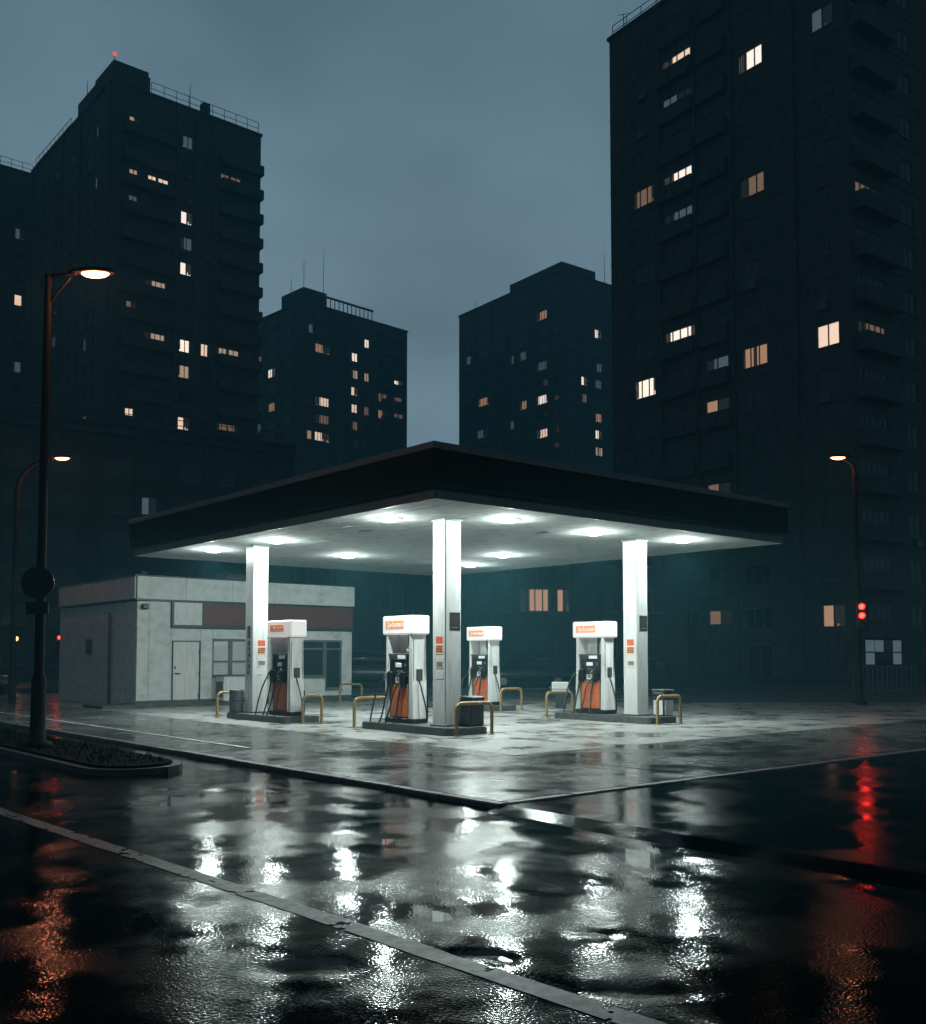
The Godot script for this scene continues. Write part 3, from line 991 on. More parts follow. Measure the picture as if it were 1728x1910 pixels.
	# corner floodlight, roof dome, pipe on the dark side
	var fl := part("floodlight", box(Vector3(0.12, 3.12, -0.2), Vector3(0.14, 0.16, 0.22), 0.03), M.black, t)
	part("floodlight_bracket", pipe([Vector3(0.0, 3.2, -0.2), Vector3(0.1, 3.14, -0.2)], 0.02), M.black, fl)
	var dm := begin()
	lathe(dm, [Vector2(0.0, 0.0), Vector2(0.1, 0.0), Vector2(0.1, 0.06), Vector2(0.07, 0.12), Vector2(0.0, 0.15)], Vector3(-0.25, ht + 0.055, -0.3), 14)
	part("roof_dome", done(dm), M.bin_grey, t)
	part("drain_pipe", pipe([Vector3(-2.1, 0.02, 0.06), Vector3(-2.1, 3.0, 0.06)], 0.045), M.charcoal, t)
	part("meter_box", box(Vector3(-4.0, 1.9, 0.05), Vector3(0.3, 0.5, 0.12), 0.01), M.charcoal, t)
	part("roof_unit", box(Vector3(-2.4, ht + 0.2, -4.6), Vector3(0.9, 0.5, 1.2), 0.03), M.bin_grey, t)
	# pavement round the shop
	var p := setting("shop_pavement", box(Vector3(0.1, 0.03, -lb / 2 + 0.3), Vector3(1.6, 0.13, lb + 2.2), 0.015), M.pavement)
	p.position = t.position
	p.rotation.y = t.rotation.y
	# cabinet in front of the window
	var c := thing("ice_cabinet", "low white cabinet with dark lid under the shop window", "cabinet", local(o, 0.46, -3.2, FLOOR_Y + 0.095), TURN)
	part("case", box(Vector3(0, 0.42, 0), Vector3(0.6, 0.8, 1.2), 0.02), M.white_paint, c)
	part("lid", box(Vector3(0, 0.845, 0), Vector3(0.64, 0.05, 1.24), 0.012), M.bin_grey, c)
	part("side_grille", box(Vector3(0.0, 0.4, 0.606), Vector3(0.44, 0.5, 0.012)), M.charcoal, c)
	for x in [-0.22, 0.22]:
		for z in [-0.5, 0.5]:
			part("foot", box(Vector3(x, 0.012, z), Vector3(0.06, 0.024, 0.06)), M.black, c)
	# low rail before the glazed front
	build_rail(local(o, 1.3, -6.7, FLOOR_Y), local(o, 1.3, -7.6, FLOOR_Y), "weathered hoop rail before the glazed shop front", 0.6)

func window_on_shop(t: Node3D, u0: float, u1: float, v0: float, v1: float, cols: int, split: float, glass: Material) -> void:
	var u := (u0 + u1) / 2
	var w := u1 - u0
	var h := v1 - v0
	var fr := begin()
	for s in [[Vector3(0, v0 + 0.03, -u), Vector3(0.07, 0.06, w)], [Vector3(0, v1 - 0.03, -u), Vector3(0.07, 0.06, w)], [Vector3(0, v0 + h / 2, -u0 - 0.03), Vector3(0.068, h - 0.12, 0.06)], [Vector3(0, v0 + h / 2, -u1 + 0.03), Vector3(0.068, h - 0.12, 0.06)], [Vector3(0, v0 + h * split, -u), Vector3(0.06, 0.06, w - 0.12)]]:
		block(fr, s[0] + Vector3(-0.05, 0, 0), s[1], 0.004)
	if cols == 2:
		block(fr, Vector3(-0.05, v0 + h / 2, -u), Vector3(0.064, h - 0.12, 0.14), 0.004)
	var win := part("window", done(fr), M.cap, t)
	part("pane", box(Vector3(-0.062, v0 + h / 2, -u), Vector3(0.008, h - 0.06, w - 0.06)), M.glass if glass == M.blind else glass, win)
	if glass == M.blind:
		var n := 14
		for c in cols:
			var cw := w / cols
			var b := begin()
			for i in n:
				block(b, Vector3(-0.073, v0 + 0.08 + (h - 0.16) * (i + 0.5) / n, -u0 - cw * (c + 0.5)), Vector3(0.006, (h - 0.16) / n - 0.006, cw - 0.12))
			part("blind", done(b), M.blind, win)
	else:
		part("window_ledge", box(Vector3(0.01, v0 - 0.02, -u), Vector3(0.1, 0.04, w)), M.cap, win)

# ---------------------------------------------------------------- buildings
func frame_mesh(w: float, h: float, panes: int) -> ArrayMesh:
	var key := "frame%.2f_%.2f_%d" % [w, h, panes]
	if not cache.has(key):
		var st := begin()
		var b := 0.07
		for s in [[Vector3(0, h / 2 - b / 2, 0), Vector3(w, b, 0.08)], [Vector3(0, -h / 2 + b / 2, 0), Vector3(w, b, 0.08)], [Vector3(-w / 2 + b / 2, 0, 0), Vector3(b, h - 2 * b, 0.078)], [Vector3(w / 2 - b / 2, 0, 0), Vector3(b, h - 2 * b, 0.078)]]:
			block(st, s[0] + Vector3(0, 0, -0.1), s[1])
		for i in range(1, panes):
			block(st, Vector3(-w / 2 + w * i / panes, 0, -0.1), Vector3(0.07, h - 2 * b, 0.076))
		block(st, Vector3(0, -h / 2 - 0.03, 0.0), Vector3(w + 0.16, 0.06, 0.16))
		cache[key] = done(st)
	return cache[key]

func pane_mesh(w: float, h: float) -> ArrayMesh:
	var key := "pane%.2f_%.2f" % [w, h]
	if not cache.has(key):
		cache[key] = box(Vector3(0, 0, -0.115), Vector3(w - 0.06, h - 0.06, 0.014))
	return cache[key]

func light_mesh(w: float, h: float) -> ArrayMesh:
	var key := "light%.2f_%.2f" % [w, h]
	if not cache.has(key):
		cache[key] = box(Vector3(0, 0, -0.172), Vector3(w - 0.02, h - 0.02, 0.012))
	return cache[key]

func curtain_mesh(w: float, h: float, style: int) -> ArrayMesh:
	var key := "curtain%.2f_%.2f_%d" % [w, h, style]
	if not cache.has(key):
		var st := begin()
		var r := RandomNumberGenerator.new()
		r.seed = style * 77 + int(w * 100)
		var spans := []
		match style:
			0: spans = [[0.0, 0.16], [0.84, 1.0]]
			1: spans = [[0.0, 0.34], [0.92, 1.0]]
			2: spans = [[0.5, 1.0]]
			_: spans = [[0.0, 0.1], [0.42, 0.56]]
		for s in spans:
			var n := maxi(2, int((s[1] - s[0]) * w / 0.09))
			for i in n:
				var x0 := lerpf(s[0], s[1], float(i) / n) * w - w / 2
				var x1 := lerpf(s[0], s[1], float(i + 1) / n) * w - w / 2
				var drop := 0.0 if r.randf() < 0.8 else r.randf() * h * 0.3
				block(st, Vector3((x0 + x1) / 2, drop / 2, -0.142 - 0.012 * (i % 2)), Vector3(x1 - x0, h - 0.04 - drop, 0.008))
		cache[key] = done(st)
	return cache[key]

# One face of a building: a wall with real openings, a window in each.
func facade(b: Node3D, o: Vector3, u: Vector3, n: Vector3, width: float, height: float, wins: Array, m: Material) -> void:
	var xs := [0.0, width]
	var ys := [0.0, height]
	var open := {}
	for w in wins:
		for x in [w.u - w.w / 2, w.u + w.w / 2]:
			xs.append(snappedf(x, 0.001))
		for y in [w.v - w.h / 2, w.v + w.h / 2]:
			ys.append(snappedf(y, 0.001))
	xs.sort()
	ys.sort()
	var ux := []
	var uy := []
	for x in xs:
		if ux.is_empty() or x - ux[-1] > 0.002:
			ux.append(x)
	for y in ys:
		if uy.is_empty() or y - uy[-1] > 0.002:
			uy.append(y)
	for w in wins:
		for i in ux.size() - 1:
			var cx: float = (ux[i] + ux[i + 1]) / 2
			if cx < w.u - w.w / 2 or cx > w.u + w.w / 2:
				continue
			for j in uy.size() - 1:
				var cy: float = (uy[j] + uy[j + 1]) / 2
				if cy > w.v - w.h / 2 and cy < w.v + w.h / 2:
					open[Vector2i(i, j)] = true
	var st := begin()
	for j in uy.size() - 1:
		var i := 0
		while i < ux.size() - 1:
			if open.has(Vector2i(i, j)):
				i += 1
				continue
			var k := i
			while k + 1 < ux.size() - 1 and not open.has(Vector2i(k + 1, j)):
				k += 1
			quad(st, o + u * ux[i] + Vector3.UP * uy[j], o + u * ux[k + 1] + Vector3.UP * uy[j], o + u * ux[k + 1] + Vector3.UP * uy[j + 1], o + u * ux[i] + Vector3.UP * uy[j + 1])
			i = k + 1
	var depth := 0.18
	for w in wins:
		var c: Vector3 = o + u * w.u + Vector3.UP * w.v
		var p := []
		for q in [[-1, -1], [1, -1], [1, 1], [-1, 1]]:
			p.append(c + u * (q[0] * w.w / 2) + Vector3.UP * (q[1] * w.h / 2))
		for k in 4:
			var a: Vector3 = p[k]
			var e: Vector3 = p[(k + 1) % 4]
			quad(st, a, a - n * depth, e - n * depth, e)
		quad(st, p[0] - n * depth, p[1] - n * depth, p[2] - n * depth, p[3] - n * depth)
	part("wall", done(st), m, b)
	var turn := Basis(u, Vector3.UP, n)
	for w in wins:
		var win := part("window", frame_mesh(w.w, w.h, w.panes), M.window_frame, b)
		win.transform = Transform3D(turn, o + u * w.u + Vector3.UP * w.v)
		if w.has("lit"):
			part("pane", pane_mesh(w.w, w.h), M.glass, win)
			part("window_light", light_mesh(w.w, w.h), M[w.lit], win)
			if w.get("style", 0) >= 0:
				part("curtain", curtain_mesh(w.w, w.h, w.get("style", 0)), M.curtain, win)
		else:
			part("pane", pane_mesh(w.w, w.h), M.blind_glass if rng.randf() < 0.12 else M.dark_glass, win)

# spec of a face: cols [u, width, height, panes, balcony depth, balcony width], rows [first, last], floor height, offset of the window middle
func grid(face_spec: Dictionary) -> Array:
	var out := []
	for k in range(face_spec.rows[0], face_spec.rows[1] + 1):
		for c in face_spec.cols:
			out.append({"u": c[0], "v": k * face_spec.fh + face_spec.off, "w": c[1], "h": c[2], "panes": c[3]})
	return out

func light_up(b: Node3D, wins: Array, list: Array, which: String, base_u: float) -> void:
	var inv := b.transform.affine_inverse()
	for l in list:
		var e := inv * EYE
		var d := inv.basis * ray(l[0], l[1])
		var axis := 0 if which == "x" else 2
		var p := e + d * (-e[axis] / d[axis])
		var u := -p.z if which == "x" else p.x + base_u
		var best = null
		var least := 1e9
		for w in wins:
			var far := Vector2(w.u - u, (w.v - p.y) * 1.3).length()
			if far < least:
				least = far
				best = w
		if best != null and least < 4.0:
			best.lit = l[2]
			if l[2] == "lit_warm":
				best.lit = ["lit_warm", "lit_warm_low", "lit_warm_high"][rng.randi() % 3]
			best.style = l[3]

func building(called: String, label: String, where: Vector3, turn: float, la: float, lb: float, height: float, m: Material, zf: Dictionary, xf: Dictionary, lit_z: Array, lit_x: Array) -> Node3D:
	var b := thing(called, label, "apartment block", where, turn, "apartment blocks round the station")
	rng.seed = hash(label)
	for f in [["z", zf, lit_z], ["x", xf, lit_x]]:
		var spec: Dictionary = f[1]
		var wins := grid(spec) if spec.has("cols") else []
		for w in wins:
			if called == "apartment_tower" and height > 55.0 and rng.randf() < 0.03:
				w.lit = "lit_dim" if rng.randf() < 0.6 else "lit_cold"
				w.style = rng.randi() % 4
		light_up(b, wins, f[2], f[0], la)
		var o := Vector3(-la, 0, 0) if f[0] == "z" else Vector3.ZERO
		var u := Vector3.RIGHT if f[0] == "z" else Vector3.FORWARD
		var n := Vector3.BACK if f[0] == "z" else Vector3.RIGHT
		facade(b, o, u, n, la if f[0] == "z" else lb, height, wins, m)
		var turn_b := Basis(u, Vector3.UP, n)
		for c in spec.get("cols", []):
			if c.size() > 4 and c[4] > 0.0:
				var bm := balcony_mesh(c[5], c[4])
				for k in range(spec.rows[0], spec.rows[1] + 1):
					var bal := part("balcony", bm, m, b)
					bal.transform = Transform3D(turn_b, o + u * (c[0] + (c[6] if c.size() > 6 else 0.0)) + Vector3.UP * (k * spec.fh + spec.off - 1.28))
		for p in spec.get("pilasters", []):
			var pl := part("pilaster", slab_mesh(Vector3(p[1], height, 0.3)), m, b)
			pl.transform = Transform3D(turn_b, o + u * p[0] + Vector3.UP * (height / 2 - 0.01) + n * 0.1)
		# bands at the floors, and cooling units under some windows
		if spec.has("cols"):
			var wide := la if f[0] == "z" else lb
			for k in range(spec.rows[0], spec.rows[1] + 1):
				var fb := part("floor_band", slab_mesh(Vector3(wide - 0.02, 0.1, 0.06)), m, b)
				fb.transform = Transform3D(turn_b, o + u * (wide / 2) + Vector3.UP * (k * spec.fh + spec.off - 1.42) + n * 0.02)
			for w in wins:
				if rng.randf() < 0.13 and not w.has("lit"):
					var unit := part("cooling_unit", slab_mesh(Vector3(0.75, 0.5, 0.3), 0.03), M.cap, b)
					unit.transform = Transform3D(turn_b, o + u * (w.u + rng.randf_range(-0.3, 0.3)) + Vector3.UP * (w.v - w.h / 2 - 0.42) + n * 0.16)
	# the two faces away from the road, and the roof
	var st := begin()
	quad(st, Vector3(0, 0, -lb), Vector3(-la, 0, -lb), Vector3(-la, height, -lb), Vector3(0, height, -lb))
	quad(st, Vector3(-la, 0, -lb), Vector3(-la, 0, 0), Vector3(-la, height, 0), Vector3(-la, height, -lb))
	part("wall", done(st), m, b)
	part("roof", box(Vector3(-la / 2, height + 0.05, -lb / 2), Vector3(la + 0.3, 0.3, lb + 0.3)), M.roofing, b)
	return b

func balcony_mesh(w: float, d: float) -> ArrayMesh:
	var key := "balcony%.2f_%.2f" % [w, d]
	if not cache.has(key):
		var st := begin()
		block(st, Vector3(0, -0.08, d / 2), Vector3(w, 0.16, d))
		block(st, Vector3(0, 0.5, d - 0.05), Vector3(w, 0.998, 0.1))
		for s in [-1, 1]:
			block(st, Vector3(s * (w / 2 - 0.05), 0.499, d / 2 - 0.05), Vector3(0.098, 0.994, d - 0.1))
		cache[key] = done(st)
	return cache[key]

func roof_railing(b: Node3D, p: Vector3, q: Vector3, h: float) -> void:
	var st := begin()
	var n := maxi(2, int(p.distance_to(q) / 1.4))
	for i in n + 1:
		var c := p.lerp(q, float(i) / n)
		tube(st, [c, c + Vector3(0, h, 0)], 0.035, -1.0, 5)
	for k in [0.5, 1.0]:
		tube(st, [p + Vector3(0, h * k, 0), q + Vector3(0, h * k, 0)], 0.035, -1.0, 5)
	part("roof_railing", done(st), M.metal, b)

func antenna(b: Node3D, p: Vector3, h: float, bars := 0) -> void:
	var st := begin()
	tube(st, [p, p + Vector3(0, h, 0)], 0.06, 0.03, 5)
	for i in bars:
		var y := h * (0.95 - 0.12 * i)
		tube(st, [p + Vector3(-0.4, y, 0.3), p + Vector3(0.4, y, -0.3)], 0.025, -1.0, 4)
	part("antenna", done(st), M.metal, b)

func build_towers() -> void:
	var o := at_depth(210, 150, 108)
	var h := o.y
	var ra := [8, 20]
	var t := building("apartment_tower", "tall dark tower of stacked balconies behind the orange street lamp, with a red roof beacon", Vector3(o.x, 0, o.z), TURN, 27.5, 18.4, h, M.tower,
		{"rows": ra, "fh": 3.0, "off": 1.2, "cols": [[4.6, 1.3, 1.5, 2], [9.5, 1.6, 1.5, 2], [15.0, 1.3, 1.5, 2], [20.6, 1.4, 1.5, 2], [23.0, 0.9, 1.5, 1]], "pilasters": [[0.4, 0.8], [12.0, 0.5], [18.0, 0.5], [26.9, 0.9]]},
		{"rows": ra, "fh": 3.0, "off": 1.2, "cols": [[2.6, 1.2, 1.6, 2, 1.0, 5.9, 1.6], [5.4, 2.6, 1.5, 4], [8.98, 1.5, 1.5, 2], [11.4, 1.1, 1.5, 2], [14.4, 2.8, 1.5, 4, 1.1, 5.4, 1.2], [17.3, 1.1, 1.7, 1]], "pilasters": [[0.5, 0.9], [7.75, 0.5], [10.2, 0.7], [12.3, 0.5]]},
		[[178, 245, "lit_cold", 1], [172, 350, "lit_cold", 0]],
		[[268, 232, "lit_warm", 2], [350, 262, "lit_cold", 0], [262, 330, "lit_warm", 0], [300, 342, "lit_warm", 3], [428, 337, "lit_dim", 3], [347, 407, "lit_white", 2], [347, 502, "lit_white", 2], [295, 540, "lit_warm", 1], [291, 633, "lit_warm", 1], [347, 645, "lit_warm", 0], [382, 653, "lit_warm", 0], [426, 657, "lit_warm", 3], [347, 694, "lit_warm", 0], [220, 776, "lit_warm", 0], [345, 787, "lit_warm", 2], [425, 803, "lit_dim", 0], [347, 455, "lit_cold", 1], [232, 380, "lit_cold", 0], [232, 580, "lit_dim", 2]])
	part("roof_house", box(Vector3(-5.5, h + 1.0, -2.2), Vector3(10.9, 1.9, 4.3)), M.tower, t)
	part("roof_house", box(Vector3(-3.0, h + 2.1, -2.2), Vector3(5.6, 1.0, 4.0)), M.tower, t)
	roof_railing(t, Vector3(-0.3, h + 0.2, -4.6), Vector3(-0.3, h + 0.2, -18.2), 1.5)
	roof_railing(t, Vector3(-27.2, h + 0.2, -0.3), Vector3(-14.0, h + 0.2, -0.3), 1.5)
	antenna(t, Vector3(-0.6, h + 0.2, -9.4), 3.2)
	antenna(t, Vector3(-9.5, h + 1.9, -0.6), 2.6)
	part("roof_stack", box(Vector3(-0.8, h + 0.9, -11.4), Vector3(0.9, 1.6, 0.9)), M.tower, t)
	antenna(t, Vector3(-0.5, h + 2.6, -0.4), 0.7)
	var bead := SphereMesh.new()
	bead.radius = 0.2
	bead.height = 0.4
	part("beacon_light", bead, M.red_lamp, t, Vector3(-0.5, h + 3.4, -0.4))
	# neighbour at the edge of the picture
	var e := at_depth(92, 332, 134)
	var ud := Vector3.FORWARD.rotated(Vector3.UP, deg_to_rad(-50.0))
	t = building("apartment_tower", "dark tower half hidden behind the balcony tower, with three lit windows", Vector3(e.x, 0, e.z) - ud * 26.0, -50.0, 16.0, 26.0, e.y - 0.3, M.tower,
		{}, {"rows": [8, 20], "fh": 3.0, "off": 1.0, "cols": [[12.0, 2.4, 1.5, 3], [16.8, 1.4, 1.5, 2], [18.6, 2.2, 1.5, 3], [22.4, 1.2, 1.5, 1]], "pilasters": [[14.4, 0.5], [20.8, 0.5]]}, [],
		[[30, 568, "lit_warm", 0], [5, 562, "lit_warm", 1], [3, 603, "lit_warm", 0], [44, 436, "lit_cold", 2]])
	roof_railing(t, Vector3(-0.3, e.y - 0.1, -10.0), Vector3(-0.3, e.y - 0.1, -24.0), 1.3)
	# two far towers
	o = at_depth(566, 562, 173)
	h = o.y
	var rm := [10, 20]
	t = building("apartment_tower", "hazy far tower with a roof frame, next to the balcony tower", Vector3(o.x, 0, o.z), -46.0, 18.0, 24.0, h, M.tower,
		{"rows": rm, "fh": 3.15, "off": -0.6, "cols": [[4.0, 1.6, 1.6, 2], [8.2, 2.4, 1.6, 3], [13.4, 1.6, 1.6, 2]]},
		{"rows": rm, "fh": 3.15, "off": -0.6, "cols": [[1.6, 1.2, 1.6, 1], [4.3, 3.2, 1.6, 5], [8.4, 1.0, 1.6, 1], [11.45, 1.6, 1.6, 2], [14.25, 1.3, 1.6, 2], [18.0, 2.0, 1.6, 3, 0.9, 4.6, 2.0], [21.9, 2.2, 1.6, 3]], "pilasters": [[6.9, 0.5], [9.7, 0.4], [15.8, 0.5]]},
		[[508, 695, "lit_warm", 2], [505, 766, "lit_amber", 0], [488, 795, "lit_cold", 0]],
		[[685, 635, "lit_warm", 0], [663, 665, "lit_warm", 0], [663, 697, "lit_warm", 1], [686, 700, "lit_warm", 0], [661, 728, "lit_warm", 2], [663, 761, "lit_warm", 0], [684, 763, "lit_dim", 0], [661, 793, "lit_dim", 1], [610, 658, "lit_amber", 2], [597, 750, "lit_warm", 1], [597, 783, "lit_dim", 1], [577, 817, "lit_amber", 0], [612, 833, "lit_warm", 2], [720, 741, "lit_dim", 3], [744, 744, "lit_dim", 0], [711, 767, "lit_amber", 2], [744, 715, "lit_warm", 2], [744, 783, "lit_dim", 3]])
	part("roof_house", box(Vector3(-3.5, h + 1.4, -2.6), Vector3(6.8, 2.5, 5.0)), M.tower, t)
	var fr := begin()
	for i in 12:
		var z := -5.4 - i * 0.95
		tube(fr, [Vector3(-0.6, h + 0.2, z), Vector3(-0.6, h + 2.2, z)], 0.09, -1.0, 5)
	block(fr, Vector3(-0.6, h + 2.25, -10.6), Vector3(0.3, 0.3, 11.0))
	part("roof_frame", done(fr), M.metal, t)
	antenna(t, Vector3(-1.0, h + 2.6, -0.8), 5.0, 3)
	antenna(t, Vector3(-2.6, h + 2.6, -6.2), 9.0)
	antenna(t, Vector3(-4.6, h + 2.6, -0.6), 3.0)
	o = at_depth(1048, 505, 173)
	h = o.y
	t = building("apartment_tower", "hazy far tower with a stepped roof house, next to the black tower", Vector3(o.x, 0, o.z), -53.0, 30.0, 16.0, h, M.tower,
		{"rows": rm, "fh": 3.05, "off": 1.6, "cols": [[3.0, 1.6, 1.6, 2], [7.6, 3.4, 1.6, 4], [12.6, 2.6, 1.6, 3], [16.2, 1.2, 1.6, 2], [19.4, 2.0, 1.6, 3], [24.6, 3.0, 1.6, 4], [28.4, 1.2, 1.6, 1]], "pilasters": [[5.2, 0.35], [10.4, 0.35], [14.6, 0.35], [21.4, 0.35]]},
		{"rows": rm, "fh": 3.05, "off": 1.6, "cols": [[2.2, 1.4, 1.6, 2], [5.3, 1.4, 1.6, 2], [8.9, 1.8, 1.6, 3], [12.6, 1.4, 1.6, 2]]},
		[[1009, 597, "lit_amber", 1], [1011, 733, "lit_white", 0], [975, 747, "lit_amber", 1], [908, 762, "lit_amber", 0], [1012, 819, "lit_warm", 1], [878, 680, "lit_cold", 0], [945, 800, "lit_cold", 0], [950, 660, "lit_cold", 1], [980, 650, "lit_cold", 0], [900, 800, "lit_cold", 2]],
		[[1117, 627, "lit_white", 2], [1090, 700, "lit_warm", 2], [1118, 725, "lit_cold", 0], [1118, 783, "lit_amber", 0], [1119, 815, "lit_warm", 2], [1116, 853, "lit_warm", 3], [1119, 690, "lit_cold", 1]])
	part("roof_house", box(Vector3(-7.2, h + 0.9, -4.2), Vector3(14.2, 1.7, 8.2)), M.tower, t)
	antenna(t, Vector3(-1.0, h + 0.3, -11.5), 5.6)
	antenna(t, Vector3(-25.0, h + 0.2, -0.5), 1.6, 1)
	antenna(t, Vector3(-14.0, h + 0.2, -0.5), 1.8, 1)
	# the black tower
	o = at_depth(1578, 60, 64)
	var rr := [2, 17]
	t = building("apartment_tower", "nearest apartment tower, nearly black, with scattered lit windows beside the traffic signal", Vector3(o.x, 0, o.z), -54.0, 21.9, 16.0, 53.2, M.tower,
		{"rows": [1, 16], "fh": 3.1, "off": 1.15, "cols": [[3.65, 2.3, 1.5, 3], [7.3, 3.0, 1.5, 4, 0.5, 3.4], [10.85, 2.2, 1.5, 2, 0.5, 2.6], [14.2, 2.2, 1.5, 3], [20.1, 1.7, 1.55, 2]], "pilasters": [[5.5, 0.25], [9.1, 0.25], [12.5, 0.25], [17.7, 0.45]]},
		{"rows": [1, 16], "fh": 3.1, "off": 1.15, "cols": [[2.4, 3.4, 1.5, 5, 0.9, 4.2], [7.0, 1.6, 1.5, 2], [11.0, 2.0, 1.5, 3]]},
		[[1262, 118, "lit_warm", 1], [1400, 103, "lit_white", 1], [1262, 187, "lit_cold", 2], [1265, 330, "lit_white", 1], [1200, 376, "lit_dim", 0], [1400, 340, "lit_dim", 1], [1265, 410, "lit_cold", 1], [1265, 632, "lit_white", 0], [1407, 666, "lit_amber", 3], [1203, 729, "lit_warm", 0], [1340, 757, "lit_amber", 2], [1544, 632, "lit_warm", -1], [1340, 1126, "lit_dim", 2], [1550, 1117, "lit_amber", 2], [1340, 905, "lit_dim", 2], [1545, 35, "lit_cold", 2], [1320, 700, "lit_cold", 1]],
		[[1628, 628, "lit_dim", 1], [1620, 372, "lit_dim", 2]])
	roof_railing(t, Vector3(-21.8, 53.4, -0.3), Vector3(-12.0, 53.4, -0.3), 1.1)
	antenna(t, Vector3(-20.6, 53.4, -0.4), 1.6, 1)
	antenna(t, Vector3(-16.4, 53.4, -0.4), 2.2, 1)
	part("roof_house", box(Vector3(-7.0, 55.6, -5.0), Vector3(13.8, 4.6, 9.6)), M.tower, t)
	# shop doors and a lit shop window at its foot
	for s in [[14.4, 2.2]]:
		var d := part("entrance_door", box(Vector3(-21.9 + s[0], 1.35, 0.05), Vector3(s[1], 2.5, 0.1), 0.01), M.window_frame, t)
		for k in 2:
			part("door_pane", box(Vector3(-21.9 + s[0] + (k - 0.5) * s[1] * 0.48, 1.3, 0.105), Vector3(s[1] * 0.42, 2.2, 0.02)), M.blind_glass, d)
	part("shop_fascia", box(Vector3(-11.0, 3.35, 0.1), Vector3(21.6, 0.5, 0.2)), M.tower, t)
	var sw := part("shop_window", box(Vector3(0.03, 1.9, -2.6), Vector3(0.1, 1.8, 4.2)), M.metal, t)
	for k in 4:
		for r in 2:
			part("window_light" if k + r * 3 in [3, 4, 0, 6] else "pane", box(Vector3(0.085, 1.5 + r * 0.82, -1.05 - k * 1.04), Vector3(0.02, 0.74, 0.96)), M.lit_cold if k + r * 3 in [3, 4, 0, 6] else M.dark_glass, sw)
	# lower block before the balcony tower
	var p := at_depth(0, 768, 76)
	ud = Vector3.FORWARD.rotated(Vector3.UP, deg_to_rad(-57.7))
	t = building("apartment_block", "long seven storey block with unlit windows behind the shop", Vector3(p.x, 0, p.z) - ud * 12.0, -57.7, 14.0, 36.0, p.y, M.block,
		{}, {"rows": [0, 5], "fh": 3.05, "off": 1.75, "cols": [[13.4, 1.8, 1.5, 2], [16.9, 2.1, 1.5, 3], [20.9, 2.2, 1.55, 3], [23.4, 1.3, 1.5, 2], [26.8, 1.8, 1.5, 2], [30.0, 1.2, 1.5, 1], [33.4, 1.8, 1.5, 2]], "pilasters": [[19.0, 0.5], [22.4, 0.45], [25.0, 0.3]]}, [],
		[[300, 915, "lit_cold", 2]])
	part("cornice", box(Vector3(0.12, p.y - 0.6, -18.0), Vector3(0.3, 0.4, 36.2)), M.block, t)
	part("roof_house", box(Vector3(-3.0, p.y + 0.8, -11.0), Vector3(3.0, 1.4, 4.0)), M.block, t)
	roof_railing(t, Vector3(-0.2, p.y + 0.2, -14.0), Vector3(-0.2, p.y + 0.2, -35.8), 0.9)
	antenna(t, Vector3(-0.6, p.y + 0.2, -35.0), 0.9, 2)
	# low block behind the pumps
	var q := at_depth(560, 1225, 66)
	t = building("apartment_block", "low teal block behind the pumps with a few amber windows", Vector3(q.x, 0, q.z), -79.0, 12.0, 27.0, 11.6, M.block,
		{}, {"rows": [0, 2], "fh": 3.2, "off": 2.3, "cols": [[2.5, 1.6, 1.6, 2], [6.0, 1.6, 1.6, 2], [9.6, 1.6, 1.6, 2], [13.2, 2.0, 1.6, 3], [15.9, 2.2, 1.6, 4], [17.9, 0.9, 1.6, 1], [21.0, 1.6, 1.6, 2], [24.5, 1.6, 1.6, 2]]}, [],
		[[1012, 1083, "lit_amber", 1], [1046, 1083, "lit_amber", 0], [1035, 1140, "lit_amber", 2]])
	part("cornice", box(Vector3(0.1, 10.9, -13.5), Vector3(0.3, 0.4, 27.2)), M.block, t)

# ---------------------------------------------------------------- street furniture
func lamp_light(t: Node3D, where: Vector3, energy: float, colour: Color, size: float) -> void:
	var l := OmniLight3D.new()
	l.name = "light"
	l.position = where
	l.light_energy = energy
	l.light_color = colour
	l.light_size = size
	l.omni_range = 120.0
	l.omni_attenuation = 2.0
	l.shadow_enabled = true
	t.add_child(l)

